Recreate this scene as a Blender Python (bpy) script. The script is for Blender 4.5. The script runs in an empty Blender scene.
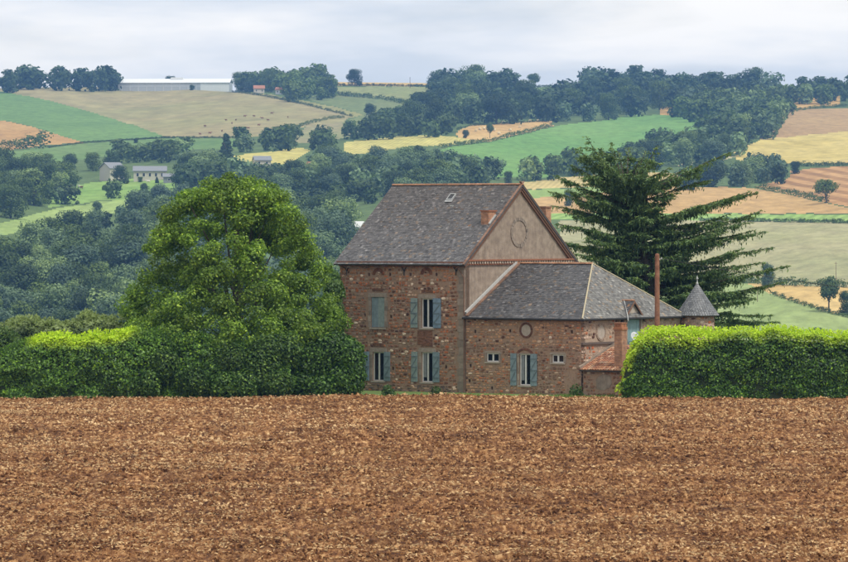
import bpy, math, random
import numpy as np
from mathutils import Vector, Matrix

random.seed(7)
RNG = np.random.default_rng(11)
sc = bpy.context.scene
COL = sc.collection
R = math.radians

# ------------------------------------------------------------------ camera
F = 848 * 200 / 36.0          # focal length in photo pixels
HC, YH = 10.6, 220.0          # eye height above the house ground, row of the true horizon
cam_d = bpy.data.cameras.new('camera')
cam_d.lens = 200; cam_d.sensor_width = 36; cam_d.sensor_fit = 'HORIZONTAL'
cam_d.shift_y = -(281 - YH) / 848
cam_d.clip_start = 0.5; cam_d.clip_end = 20000
cam = bpy.data.objects.new('camera', cam_d); COL.objects.link(cam)
cam.location = (0, 0, HC); cam.rotation_euler = (R(90), 0, 0)
sc.camera = cam

# ------------------------------------------------------------------ world, sun, exposure
SUN = Vector((0.42, -0.36, 0.83)).normalized()
world = bpy.data.worlds.new('World'); sc.world = world
world.use_nodes = True
nt = world.node_tree; nt.nodes.clear()
def wn(t, **k):
    n = nt.nodes.new(t)
    for a, b in k.items(): setattr(n, a, b)
    return n
wo = wn('ShaderNodeOutputWorld'); bg = wn('ShaderNodeBackground'); bg.inputs['Strength'].default_value = 0.062
sky = wn('ShaderNodeTexSky'); sky.sky_type = 'NISHITA'; sky.sun_disc = False
sky.sun_elevation = math.asin(SUN.z); sky.sun_rotation = math.atan2(SUN.x, SUN.y)
sky.altitude = 250; sky.air_density = 1.0; sky.dust_density = 2.0
tc = wn('ShaderNodeTexCoord')
mp = wn('ShaderNodeMapping'); mp.inputs['Scale'].default_value = (10, 10, 55); mp.inputs['Location'].default_value = (3.1, 0.4, 1.7)
n1 = wn('ShaderNodeTexNoise'); n1.inputs['Scale'].default_value = 1.0; n1.inputs['Detail'].default_value = 5; n1.inputs['Roughness'].default_value = 0.55
mp2 = wn('ShaderNodeMapping'); mp2.inputs['Scale'].default_value = (14, 14, 70); mp2.inputs['Location'].default_value = (7.3, 2.2, 4.1)
n2 = wn('ShaderNodeTexNoise'); n2.inputs['Scale'].default_value = 1.0; n2.inputs['Detail'].default_value = 6; n2.inputs['Distortion'].default_value = 0.6
r1 = wn('ShaderNodeValToRGB')
e = r1.color_ramp.elements
e[0].position = 0.40; e[0].color = (7.2, 7.55, 7.95, 1)
e[1].position = 0.60; e[1].color = (10.4, 10.0, 9.4, 1)
m_ = e.new(0.5); m_.color = (8.8, 8.8, 8.75, 1)
r2 = wn('ShaderNodeMapRange'); r2.inputs['From Min'].default_value = 0.25; r2.inputs['From Max'].default_value = 0.5
r2.inputs['To Min'].default_value = 0.72; r2.inputs['To Max'].default_value = 1.0
mx = wn('ShaderNodeMixRGB')
L = nt.links.new
L(tc.outputs['Generated'], mp.inputs['Vector']); L(mp.outputs[0], n1.inputs['Vector'])
L(tc.outputs['Generated'], mp2.inputs['Vector']); L(mp2.outputs[0], n2.inputs['Vector'])
L(n1.outputs['Fac'], r1.inputs[0]); L(n2.outputs['Fac'], r2.inputs[0])
L(r2.outputs[0], mx.inputs[0]); L(sky.outputs[0], mx.inputs[1]); L(r1.outputs[0], mx.inputs[2])
L(mx.outputs[0], bg.inputs['Color']); L(bg.outputs[0], wo.inputs['Surface'])

sun_d = bpy.data.lights.new('sun', 'SUN'); sun_d.energy = 1.5; sun_d.angle = R(11); sun_d.color = (1.0, 0.95, 0.86)
sun = bpy.data.objects.new('sun', sun_d); COL.objects.link(sun)
sun.rotation_euler = SUN.to_track_quat('Z', 'Y').to_euler()
sun.location = (0, 200, 200)

sc.render.engine = 'CYCLES'
sc.view_settings.view_transform = 'Standard'; sc.view_settings.look = 'None'
sc.view_settings.gamma = 1; sc.view_settings.use_curve_mapping = False
sc.view_settings.exposure = 0.92
sc.cycles.volume_bounces = 0
sc.cycles.max_bounces = 6; sc.cycles.diffuse_bounces = 3; sc.cycles.transparent_max_bounces = 6

# ------------------------------------------------------------------ helpers
def Wp(px, py, Y):
    return Vector(((px - 424) / F * Y, Y, HC - (py - YH) * Y / F))

def tag(o, label=None, cat=None, group=None, kind=None):
    if label: o['label'] = label
    if cat: o['category'] = cat
    if group: o['group'] = group
    if kind: o['kind'] = kind
    return o

def empty(name, loc=(0, 0, 0), rz=0.0):
    o = bpy.data.objects.new(name, None); COL.objects.link(o)
    o.location = loc; o.rotation_euler = (0, 0, rz); o.empty_display_size = 0.5
    return o

def link(name, me, mat=None, parent=None):
    o = bpy.data.objects.new(name, me); COL.objects.link(o)
    if mat is not None and len(me.materials) == 0:
        for m in (mat if isinstance(mat, (list, tuple)) else [mat]): me.materials.append(m)
    if parent is not None: o.parent = parent
    return o

def mesh_np(name, verts, faces, cols=None, mats=None, smooth=False):
    """fast mesh from arrays; faces (M,k) all of the same k; cols per vertex (N,3)"""
    verts = np.asarray(verts, np.float32); faces = np.asarray(faces, np.int32)
    me = bpy.data.meshes.new(name)
    k = faces.shape[1]
    me.vertices.add(len(verts)); me.vertices.foreach_set('co', verts.ravel())
    me.loops.add(faces.size); me.loops.foreach_set('vertex_index', faces.ravel())
    me.polygons.add(len(faces))
    me.polygons.foreach_set('loop_start', np.arange(0, faces.size, k, dtype=np.int32))
    if mats is not None: me.polygons.foreach_set('material_index', np.asarray(mats, np.int32))
    me.polygons.foreach_set('use_smooth', np.full(len(faces), smooth))
    me.update(calc_edges=True)
    if cols is not None:
        a = me.color_attributes.new('col', 'FLOAT_COLOR', 'POINT')
        c = np.ones((len(verts), 4), np.float32); c[:, :3] = cols
        a.data.foreach_set('color', c.ravel())
    return me

class MB:
    """collects shapes into one mesh"""
    def __init__(s): s.v, s.f, s.c = [], [], []
    def add(s, vs, fs, col=None):
        n = len(s.v)
        s.v += [tuple(v) for v in vs]; s.f += [tuple(n + i for i in f) for f in fs]
        s.c += [col or (1, 1, 1)] * len(vs)
    def box(s, a, b, col=None):
        x0, y0, z0 = [min(p, q) for p, q in zip(a, b)]; x1, y1, z1 = [max(p, q) for p, q in zip(a, b)]
        s.add([(x0,y0,z0),(x1,y0,z0),(x1,y1,z0),(x0,y1,z0),(x0,y0,z1),(x1,y0,z1),(x1,y1,z1),(x0,y1,z1)],
              [(0,3,2,1),(4,5,6,7),(0,1,5,4),(1,2,6,5),(2,3,7,6),(3,0,4,7)], col)
    def obox(s, c, ax, ay, az, col=None):
        """oriented box: centre and half-axis vectors"""
        c, ax, ay, az = map(Vector, (c, ax, ay, az))
        p = [c + ax*i + ay*j + az*k for k in (-1,1) for i, j in ((-1,-1),(1,-1),(1,1),(-1,1))]
        s.add(p, [(0,3,2,1),(4,5,6,7),(0,1,5,4),(1,2,6,5),(2,3,7,6),(3,0,4,7)], col)
    def prism(s, poly, off, col=None):
        """polygon (3D points) extruded by vector off"""
        off = Vector(off); n = len(poly)
        p = [Vector(q) for q in poly]; p2 = [q + off for q in p]
        fs = [tuple(range(n))[::-1], tuple(range(n, 2*n))] + [(i, (i+1) % n, n + (i+1) % n, n + i) for i in range(n)]
        s.add(p + p2, fs, col)
    def tube(s, pts, rad, n=8, col=None, caps=True):
        pts = [Vector(p) for p in pts]
        if not isinstance(rad, (list, tuple)): rad = [rad] * len(pts)
        vs, fs = [], []
        for i, p in enumerate(pts):
            t = (pts[min(i+1, len(pts)-1)] - pts[max(i-1, 0)]).normalized()
            a = t.orthogonal().normalized() if abs(t.z) > .9 else t.cross(Vector((0,0,1))).normalized()
            b = t.cross(a)
            for k in range(n):
                w = 2*math.pi*k/n
                vs.append(p + (a*math.cos(w) + b*math.sin(w))*rad[i])
        for i in range(len(pts)-1):
            for k in range(n):
                fs.append((i*n+k, i*n+(k+1) % n, (i+1)*n+(k+1) % n, (i+1)*n+k))
        if caps: fs += [tuple(range(n))[::-1], tuple((len(pts)-1)*n+k for k in range(n))]
        s.add(vs, fs, col)
    def lathe(s, prof, c=(0,0,0), n=24, col=None):
        vs, fs = [], []
        for r, z in prof:
            for k in range(n):
                w = 2*math.pi*k/n; vs.append((c[0]+r*math.cos(w), c[1]+r*math.sin(w), c[2]+z))
        for i in range(len(prof)-1):
            for k in range(n):
                fs.append((i*n+k, i*n+(k+1) % n, (i+1)*n+(k+1) % n, (i+1)*n+k))
        s.add(vs, fs, col)
    def mesh(s, name, smooth=False):
        me = bpy.data.meshes.new(name); me.from_pydata(s.v, [], s.f); me.update()
        if smooth: me.polygons.foreach_set('use_smooth', [True]*len(me.polygons))
        if any(c != (1, 1, 1) for c in s.c):
            a = me.color_attributes.new('col', 'FLOAT_COLOR', 'POINT')
            c = np.ones((len(s.v), 4), np.float32); c[:, :3] = s.c; a.data.foreach_set('color', c.ravel())
        return me
    def build(s, name, mat, parent=None, smooth=False):
        return link(name, s.mesh(name, smooth), mat, parent)

def vnoise(x, y, seed=0):
    """smooth value noise on arrays"""
    xi, yi = np.floor(x).astype(np.int64), np.floor(y).astype(np.int64)
    fx, fy = x - xi, y - yi
    fx, fy = fx*fx*(3-2*fx), fy*fy*(3-2*fy)
    def h(a, b):
        n = (a*374761393 + b*668265263 + seed*974711) & 0x7fffffff
        n = ((n ^ (n >> 13)) * 1274126177) & 0x7fffffff
        return ((n ^ (n >> 16)) & 0xffff) / 65535.0
    return (h(xi, yi)*(1-fx) + h(xi+1, yi)*fx)*(1-fy) + (h(xi, yi+1)*(1-fx) + h(xi+1, yi+1)*fx)*fy

def in_poly(x, y, poly):
    x = np.asarray(x, float); y = np.asarray(y, float)
    r = np.zeros(x.shape, bool); n = len(poly)
    for i in range(n):
        x0, y0 = poly[i]; x1, y1 = poly[(i+1) % n]
        if y0 == y1: continue
        c = ((y0 > y) != (y1 > y)) & (x < (x1-x0)*(y-y0)/(y1-y0) + x0)
        r ^= c
    return r

# ------------------------------------------------------------------ materials
MATS = {}
def new_mat(name):
    m = bpy.data.materials.new(name); m.use_nodes = True
    t = m.node_tree
    b = t.nodes['Principled BSDF']
    MATS[name] = m
    return m, t, b
def nd(t, typ, **k):
    n = t.nodes.new(typ)
    for a, v in k.items():
        if a in n.inputs: n.inputs[a].default_value = v
        else: setattr(n, a, v)
    return n
def coords(t, scale=(1,1,1), rotz=0.0, kind='Object'):
    c = nd(t, 'ShaderNodeTexCoord'); m = nd(t, 'ShaderNodeMapping')
    m.inputs['Scale'].default_value = scale; m.inputs['Rotation'].default_value = (0, 0, rotz)
    t.links.new(c.outputs[kind], m.inputs['Vector']); return m.outputs[0]
def noise(t, vec, scale, detail=4, rough=.55, dist=0):
    n = nd(t, 'ShaderNodeTexNoise'); n.inputs['Scale'].default_value = scale; n.inputs['Detail'].default_value = detail
    n.inputs['Roughness'].default_value = rough; n.inputs['Distortion'].default_value = dist
    t.links.new(vec, n.inputs['Vector']); return n.outputs['Fac']
def ramp(t, fac, stops):
    r = nd(t, 'ShaderNodeValToRGB'); e = r.color_ramp.elements
    while len(e) < len(stops): e.new(0.5)
    for q, (p, c) in zip(e, stops): q.position = p; q.color = (*c, 1)
    t.links.new(fac, r.inputs[0]); return r.outputs[0]
def mix(t, fac, a, b, mode='MIX'):
    m = nd(t, 'ShaderNodeMixRGB'); m.blend_type = mode
    for i, v in enumerate((fac, a, b)):
        if isinstance(v, (int, float)): m.inputs[i].default_value = v
        elif isinstance(v, tuple): m.inputs[i].default_value = (*v, 1)
        else: t.links.new(v, m.inputs[i])
    return m.outputs[0]
def bump(t, b, h, strength=.5, dist=.02):
    n = nd(t, 'ShaderNodeBump'); n.inputs['Strength'].default_value = strength; n.inputs['Distance'].default_value = dist
    t.links.new(h, n.inputs['Height']); t.links.new(n.outputs[0], b.inputs['Normal'])
def attr(t, name='col'):
    a = nd(t, 'ShaderNodeAttribute'); a.attribute_name = name; return a.outputs['Color']

def mottled(name, c1, c2, scale=3, rough=.85, bscale=None, bstr=.4, bdist=.02, c3=None, spec=.3):
    """two- or three-tone noise surface"""
    m, t, b = new_mat(name); v = coords(t)
    st = [(.32, c1), (.68, c2)] if c3 is None else [(.3, c1), (.5, c2), (.72, c3)]
    t.links.new(ramp(t, noise(t, v, scale, 6, .62), st), b.inputs['Base Color'])
    b.inputs['Roughness'].default_value = rough; b.inputs['Specular IOR Level'].default_value = spec
    bump(t, b, noise(t, v, bscale or scale*5, 5, .6), bstr, bdist)
    return m

def tinted(name, scale=8, rough=.85, var=.35, bstr=.5, bdist=.02, spec=.3, lichen=None):
    """colour attribute times fine noise"""
    m, t, b = new_mat(name); v = coords(t)
    f = ramp(t, noise(t, v, scale, 5, .65), [(.25, (1-var,)*3), (.75, (1+var,)*3)])
    c = mix(t, 1.0, attr(t), f, 'MULTIPLY')
    if lichen:
        for col, sc_, lo, hi in lichen:
            k = nd(t, 'ShaderNodeMapRange'); k.inputs['From Min'].default_value = lo; k.inputs['From Max'].default_value = hi
            t.links.new(noise(t, v, sc_, 4, .6), k.inputs[0]); c = mix(t, k.outputs[0], c, col)
    t.links.new(c, b.inputs['Base Color']); b.inputs['Roughness'].default_value = rough
    b.inputs['Specular IOR Level'].default_value = spec
    bump(t, b, noise(t, v, scale*2.5, 5, .6), bstr, bdist)
    return m

def foliage(name, trans=.3, rough=.5, rand=0.0, tr_tint=(1.15, 1.2, .6)):
    """leaf: colour attribute, a little see-through"""
    m, t, b = new_mat(name)
    c = attr(t)
    if rand:
        oi = nd(t, 'ShaderNodeObjectInfo')
        f = ramp(t, oi.outputs['Random'], [(0, (1-rand, 1-rand*.9, 1-rand*.5)), (.5, (1, 1, 1)), (1, (1+rand*1.3, 1+rand, 1+rand*.2))])
        c = mix(t, 1.0, c, f, 'MULTIPLY')
    t.links.new(c, b.inputs['Base Color']); b.inputs['Roughness'].default_value = rough
    b.inputs['Specular IOR Level'].default_value = .35
    tr = nd(t, 'ShaderNodeBsdfTranslucent'); t.links.new(mix(t, 1.0, c, tr_tint, 'MULTIPLY'), tr.inputs['Color'])
    ms = nd(t, 'ShaderNodeMixShader'); ms.inputs[0].default_value = trans
    t.links.new(b.outputs[0], ms.inputs[1]); t.links.new(tr.outputs[0], ms.inputs[2])
    t.links.new(ms.outputs[0], t.nodes['Material Output'].inputs['Surface'])
    return m

KF = 1.8
def field_mat(name, c1, c2, scale=.02, rows=None, rot=0.0, rowcol=(.75, .72, .7), fine=.3, c3=None):
    m, t, b = new_mat(name); scale, fine = scale/KF, fine/KF; rows = rows/KF if rows else None; v = coords(t, (1, .35, 1), rot)
    st = [(.3, c1), (.7, c2)] if c3 is None else [(.28, c1), (.5, c2), (.72, c3)]
    c = ramp(t, noise(t, v, scale, 7, .66, .4), st)
    f = ramp(t, noise(t, coords(t, (1, .3, 1)), fine, 5, .7), [(.3, (.72,)*3), (.7, (1.25,)*3)])
    c = mix(t, 1.0, c, f, 'MULTIPLY')
    if rows:
        w = nd(t, 'ShaderNodeTexWave'); w.inputs['Scale'].default_value = rows; w.inputs['Distortion'].default_value = .8
        w.inputs['Detail'].default_value = 3; w.inputs['Detail Scale'].default_value = .4
        t.links.new(coords(t, (1, 1, 1), rot), w.inputs['Vector'])
        c = mix(t, 1.0, c, ramp(t, w.outputs['Fac'], [(.25, rowcol), (.7, (1.1,)*3)]), 'MULTIPLY')
    t.links.new(c, b.inputs['Base Color']); b.inputs['Roughness'].default_value = .95; b.inputs['Specular IOR Level'].default_value = .1
    return m

def plain(name, col, rough=.6, spec=.4, metal=0.0, var=.12, scale=6):
    m, t, b = new_mat(name); v = coords(t)
    t.links.new(ramp(t, noise(t, v, scale, 5, .6), [(.3, tuple(c*(1-var) for c in col)), (.7, tuple(min(1, c*(1+var)) for c in col))]), b.inputs['Base Color'])
    b.inputs['Roughness'].default_value = rough; b.inputs['Specular IOR Level'].default_value = spec; b.inputs['Metallic'].default_value = metal
    return m

M_soil = tinted('ploughed_soil', 5, .95, .3, .8, .04, .15)
m, t, b = new_mat('soil_base')
f1 = noise(t, coords(t, (1, .17, 1)), 4.2, 6, .72); f2 = noise(t, coords(t, (1, .12, 1)), .45, 4, .6)
c = ramp(t, f1, [(.35, (.045,.018,.007)), (.45, (.12,.050,.020)), (.54, (.225,.108,.043)), (.66, (.48,.29,.138))])
c = mix(t, 1.0, c, ramp(t, f2, [(.38, (.70,.67,.64)), (.64, (1.25,1.25,1.22))]), 'MULTIPLY')
t.links.new(c, b.inputs['Base Color']); b.inputs['Roughness'].default_value = .95; b.inputs['Specular IOR Level'].default_value = .1
bump(t, b, f1, 1.0, .12)
M_soilbase = m
M_leaf = foliage('leaf_tree', .34)
M_hedge = foliage('leaf_hedge', .22, .42)
M_cedar = foliage('needle_cedar', .15, .55)
M_far = foliage('leaf_far', .25, .7, rand=.5)
M_grass = foliage('grass_blade', .3)
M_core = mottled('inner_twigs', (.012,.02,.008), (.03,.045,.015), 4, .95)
M_bark = mottled('bark', (.05,.04,.03), (.13,.105,.08), 5, .95, 14, .9, .04)
M_stone = tinted('rubble_stone', 9, .9, .35, .7, .02, .2)
M_mortar = mottled('lime_mortar', (.21,.125,.083), (.35,.24,.17), 5, .95, 20, .7, .02, c3=(.29,.16,.10))
M_plaster0 = mottled('beige_plaster', (.22,.155,.12), (.29,.21,.165), 2.6, .92, 14, .5, .02, c3=(.35,.26,.20))
m, t, b = new_mat('weathered_plaster'); v = coords(t)
c = ramp(t, noise(t, v, 2.2, 6, .65), [(.3, (.195,.152,.118)), (.5, (.275,.218,.17)), (.72, (.36,.295,.232))])
dr = ramp(t, noise(t, coords(t, (2.6, 2.6, .35)), 1.0, 5, .6), [(.38, (.88,.87,.86)), (.52, (1.0, 1.0, 1.0)), (.68, (1.14,1.13,1.11))])
t.links.new(mix(t, 1.0, c, dr, 'MULTIPLY'), b.inputs['Base Color']); b.inputs['Roughness'].default_value = .93; bump(t, b, noise(t, v, 16, 5, .6), .5, .02)
M_plaster = m
M_grey = mottled('grey_plaster', (.34,.29,.24), (.46,.40,.34), 4, .92, 14, .4, .01)
M_mortar2 = mottled('pale_mortar', (.28,.19,.135), (.42,.32,.24), 4, .95, 20, .7, .02, c3=(.36,.25,.18))
M_quoin = tinted('quoin_stone', 7, .9, .25, .5, .015)
M_slate = tinted('slate', 9, .55, .3, .5, .008, .45, lichen=[((.27,.13,.05), 1.6, .66, .75), ((.30,.31,.27), 3.0, .66, .78), ((.36,.365,.34), 7.0, .62, .72)])
M_slatep = mottled('slate_bed', (.06,.06,.065), (.11,.11,.115), 3, .7)
M_tile = tinted('clay_tile', 8, .85, .35, .5, .01, .25, lichen=[((.30,.27,.22), 4.0, .6, .75)])
M_brick = tinted('brick', 14, .88, .3, .6, .01, .2)
M_brickwall = None
M_blue = plain('blue_grey_paint', (.21,.275,.30), .6, .35, var=.2, scale=5)
M_green = plain('green_grey_paint', (.26,.32,.305), .6, .35, var=.18, scale=5)
M_brace = plain('brace_paint', (.14,.185,.205), .6, .35, var=.2, scale=5)
M_blue2 = plain('faded_blue_paint', (.20,.28,.36), .6, .35, var=.2, scale=5)
M_white = plain('white_paint', (.72,.72,.69), .5, .4, var=.06)
M_zinc = plain('zinc', (.42,.43,.43), .45, .5, .3)
M_iron = plain('black_iron', (.02,.02,.02), .6, .4)
M_pole = mottled('pole_wood', (.16,.07,.04), (.30,.15,.09), 4, .9, 18, .6, .01)
M_dish = plain('dish_enamel', (.55,.57,.58), .5)
M_hole = plain('dark_void', (.008,.007,.006), .95, .1)
M_lead = plain('flashing', (.40,.41,.40), .6, .4)
M_wood = mottled('weathered_wood', (.13,.07,.045), (.22,.13,.09), 4, .85)
m, t, b = new_mat('window_glass')
b.inputs['Base Color'].default_value = (.012, .015, .017, 1); b.inputs['Roughness'].default_value = .06; b.inputs['Specular IOR Level'].default_value = .5
M_glass = m
M_curtain = plain('curtain', (.30,.32,.33), .9)

# brick-built chimney: courses as colour and relief on a shaft
m, t, b = new_mat('chimney_brick')
bt = nd(t, 'ShaderNodeTexBrick'); bt.inputs['Scale'].default_value = 1
bt.inputs['Brick Width'].default_value = .22; bt.inputs['Row Height'].default_value = .075; bt.inputs['Mortar Size'].default_value = .010
bt.inputs['Color1'].default_value = (.47,.22,.11,1); bt.inputs['Color2'].default_value = (.33,.145,.08,1); bt.inputs['Mortar'].default_value = (.33,.25,.19,1)
cv = nd(t, 'ShaderNodeTexCoord'); sx = nd(t, 'ShaderNodeSeparateXYZ'); cx = nd(t, 'ShaderNodeCombineXYZ'); ad = nd(t, 'ShaderNodeMath')
t.links.new(cv.outputs['Object'], sx.inputs[0]); t.links.new(sx.outputs[0], ad.inputs[0]); t.links.new(sx.outputs[1], ad.inputs[1])
t.links.new(ad.outputs[0], cx.inputs[0]); t.links.new(sx.outputs[2], cx.inputs[1]); t.links.new(cx.outputs[0], bt.inputs['Vector'])
bc = mix(t, 1.0, bt.outputs['Color'], ramp(t, noise(t, cv.outputs['Object'], 4, 5), [(.3, (.65,)*3), (.7, (1.25,)*3)]), 'MULTIPLY')
t.links.new(bc, b.inputs['Base Color']); b.inputs['Roughness'].default_value = .9
bump(t, b, bt.outputs['Fac'], -.6, .01)
M_chim = m

# ------------------------------------------------------------------ far terrain: depth of a point on the slope
_PY = np.array([60, 80, 100, 130, 160, 200, 250, 300, 350, 380, 440], float)
KF = 1.8
_PD = np.array([2700, 2350, 2080, 1720, 1450, 1180, 950, 820, 720, 670, 630], float)*KF
def depth(px, py):
    d = np.interp(py, _PY, _PD)
    return d * (1 + .018*np.sin(px*.011 + .6) + .012*np.sin(px*.027 + py*.02 + 2.0) + .010*np.sin(py*.06 + px*.006))
_RX = [-700, -200, 0, 60, 120, 180, 232, 268, 290, 340, 425, 445, 520, 560, 620, 700, 790, 848, 1100, 1600]
_RY = [95, 90, 88, 87, 86, 89, 92, 89, 82.5, 82, 83, 87, 88, 86, 86, 90, 93, 92, 90, 95]
def ridge(px): return np.interp(px, _RX, _RY)
def ground_at(px, py):
    py = max(py, float(ridge(px))+.4)
    Y = float(depth(px, py)); return Wp(px, py, Y)

FIELDS = [  # name, label, material spec, outline in the slope's angular coordinates
 ('crop_field', 'smooth blue-green crop field on the left hill crest', dict(c1=(.125,.225,.065), c2=(.18,.30,.085), scale=.02),
   [(-300,84),(0,91),(46,99.5),(92,112),(142,128),(166,137),(125,139.5),(84,142.5),(60,136),(30,125.5),(0,119.5),(-300,110)]),
 ('stubble_field', 'small orange stubble field at the left edge below the green crop', dict(c1=(.40,.22,.10), c2=(.50,.31,.15), scale=.03),
   [(-200,112),(0,120),(30,126),(60,136),(84,142.5),(50,145),(0,151),(-200,160)]),
 ('pasture', 'dry olive-beige pasture on the left hill under the long white shed', dict(c1=(.22,.23,.085), c2=(.37,.31,.15), scale=.010, c3=(.30,.29,.12), fine=.12),
   [(-300,70),(0,70),(240,70),(236,91),(262,94),(305,104),(352,116),(344,121),(300,128),(288,135),(240,138),(166,137),(142,128),(92,112),(46,99.5),(0,91),(-300,84)]),
 ('pasture', 'olive strip of pasture between the two hedge lines on the left crest', dict(c1=(.28,.28,.10), c2=(.36,.33,.13), scale=.02),
   [(236,91),(262,93),(285,97),(320,104),(364,114),(352,118),(305,106),(262,97)]),
 ('meadow', 'narrow green meadow below the dry pasture at left', dict(c1=(.12,.22,.06), c2=(.20,.29,.09), scale=.02),
   [(-100,158),(15,151),(84,143.5),(160,139),(240,138),(240,148),(150,152),(30,165),(-100,170)]),
 ('meadow', 'bright green meadow with cattle below the pale farmhouse', dict(c1=(.19,.34,.07), c2=(.31,.43,.12), scale=.02),
   [(52,190),(80,184),(130,178),(178,180),(180,190),(140,199),(105,200),(50,208)]),
 ('meadow', 'curving bright meadow strip above the lower left wood', dict(c1=(.24,.37,.09), c2=(.36,.45,.15), scale=.02),
   [(-30,232),(8,221),(60,208),(132,197),(134,212),(95,214),(40,222),(10,234),(-30,244)]),
 ('stubble_field', 'pale yellow field beside the dark conifer left of centre', dict(c1=(.48,.42,.16), c2=(.58,.50,.22), scale=.03),
   [(200,158),(262,153),(300,147),(312,150),(290,163),(262,166),(200,170)]),
 ('stubble_field', 'long pale yellow strip in the middle of the slope', dict(c1=(.44,.41,.16), c2=(.58,.49,.22), scale=.03),
   [(346,142),(402,136),(455,136.5),(482,141),(452,145),(405,147),(346,156)]),
 ('pasture', 'olive green field on the skyline left of centre', dict(c1=(.22,.27,.09), c2=(.34,.34,.14), scale=.02),
   [(334,86.5),(434,86.5),(440,94),(424,103),(380,98),(334,93)]),
 ('stubble_field', 'thin orange stubble strip along the skyline left of centre', dict(c1=(.52,.33,.13), c2=(.60,.42,.20), scale=.03),
   [(276,70),(432,70),(432,85.5),(334,86),(276,89)]),
 ('pasture', 'grey-green grass slope right of the left hedge line', dict(c1=(.15,.21,.07), c2=(.25,.27,.11), scale=.02),
   [(288,92),(334,94),(380,99),(420,104),(405,114),(360,126),(340,124),(364,114),(320,103)]),
 ('pasture', 'beige grassy knoll at the end of the left pasture', dict(c1=(.33,.28,.15), c2=(.26,.29,.12), scale=.03),
   [(293,134),(312,124),(345,119),(362,127),(352,136),(310,143),(293,142)]),
 ('stubble_field', 'orange stubble field dotted with bales at centre', dict(c1=(.48,.29,.14), c2=(.60,.41,.22), scale=.03),
   [(455,133),(470,125),(552,120),(553,126),(520,134),(490,141.5),(460,138)]),
 ('crop_field', 'broad bright green field right of centre', dict(c1=(.14,.29,.07), c2=(.22,.37,.10), scale=.012),
   [(425,153),(455,146),(490,142),(520,135),(560,125.5),(640,115),(690,115),(704,121),(702,128),(640,142),(600,160),(560,166),(545,178),(470,176),(440,160)]),
 ('meadow', 'small green field on the skyline beside the single round tree', dict(c1=(.20,.32,.09), c2=(.27,.37,.13), scale=.03),
   [(520,88),(560,86),(556,93),(530,99),(520,96)]),
 ('stubble_field', 'orange field high on the right between dark woods', dict(c1=(.46,.27,.11), c2=(.56,.37,.17), scale=.03, rows=.06, rot=.3),
   [(660,108),(690,101),(750,96),(800,93),(838,93),(838,105),(815,108),(776,114),(765,110),(720,118),(660,118)]),
 ('stubble_field', 'pinkish tan field at the upper right edge', dict(c1=(.40,.26,.16), c2=(.50,.34,.20), scale=.02, rows=.05, rot=1.2),
   [(776,114),(815,108.5),(1200,98),(1200,125),(848,131),(800,136),(760,140),(770,125)]),
 ('stubble_field', 'wide yellow stubble field at the right edge', dict(c1=(.50,.39,.15), c2=(.58,.46,.21), scale=.02, c3=(.52,.32,.17), fine=.2),
   [(735,152),(760,140),(800,136),(848,131),(1200,125),(1200,164),(785,163.5),(735,160)]),
 ('ploughed_field', 'orange field with pale diagonal furrows around the single tree at right', dict(c1=(.42,.23,.12), c2=(.50,.30,.17), scale=.03, rows=.045, rot=-.05, rowcol=(.74,.7,.66)),
   [(790,170),(848,166),(1200,166),(1200,212),(848,207),(780,192),(755,187),(790,178)]),
 ('stubble_field', 'smooth orange tan band of field behind the cedar', dict(c1=(.46,.29,.15), c2=(.55,.36,.21), scale=.015),
   [(470,205),(560,196),(680,186),(755,188),(780,193),(848,208),(1200,213),(1200,216),(690,213),(470,214)]),
 ('crop_field', 'thin bright green crop strip right of the cedar', dict(c1=(.24,.40,.09), c2=(.33,.46,.14), scale=.03, rows=.1, rot=.2, rowcol=(.85,.88,.8)),
   [(470,214),(690,213),(848,215.5),(1200,216),(1200,222),(848,222),(690,219.5),(470,220)]),
 ('pasture', 'large grey-green hayfield right of the cedar', dict(c1=(.30,.32,.15), c2=(.40,.37,.20), scale=.012, c3=(.33,.35,.15)),
   [(560,221),(690,220),(848,223),(1200,223),(1200,290),(848,288),(760,283),(560,262)]),
 ('stubble_field', 'tan wedge of stubble behind the hedgerow tree at lower right', dict(c1=(.52,.35,.17), c2=(.60,.43,.24), scale=.03),
   [(745,283),(848,288),(1200,292),(1200,330),(848,312),(835,313),(805,305),(772,294)]),
 ('meadow', 'pale green meadow just above the right hand hedge', dict(c1=(.27,.36,.12), c2=(.36,.41,.17), scale=.012),
   [(560,262),(745,283),(772,294),(805,305),(835,313),(848,317),(1200,336),(1200,450),(560,450)]),
 ('stubble_field', 'pale tan strip left of the cedar above the gable', dict(c1=(.46,.38,.19), c2=(.55,.42,.24), scale=.03),
   [(470,190),(520,183),(560,177),(660,172),(700,176),(640,184),(560,188),(520,190)]),
 ('meadow', 'small light green field between gable and cedar', dict(c1=(.26,.38,.10), c2=(.33,.43,.14), scale=.03),
   [(470,191),(520,190.5),(560,188.5),(660,184),(680,186),(560,196),(470,205)]),
 ('track', 'pale strip of track near the small white cabin', dict(c1=(.42,.40,.20), c2=(.50,.44,.24), scale=.03),
   [(690,158),(740,151),(742,156),(700,164),(680,166)]),
]

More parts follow.
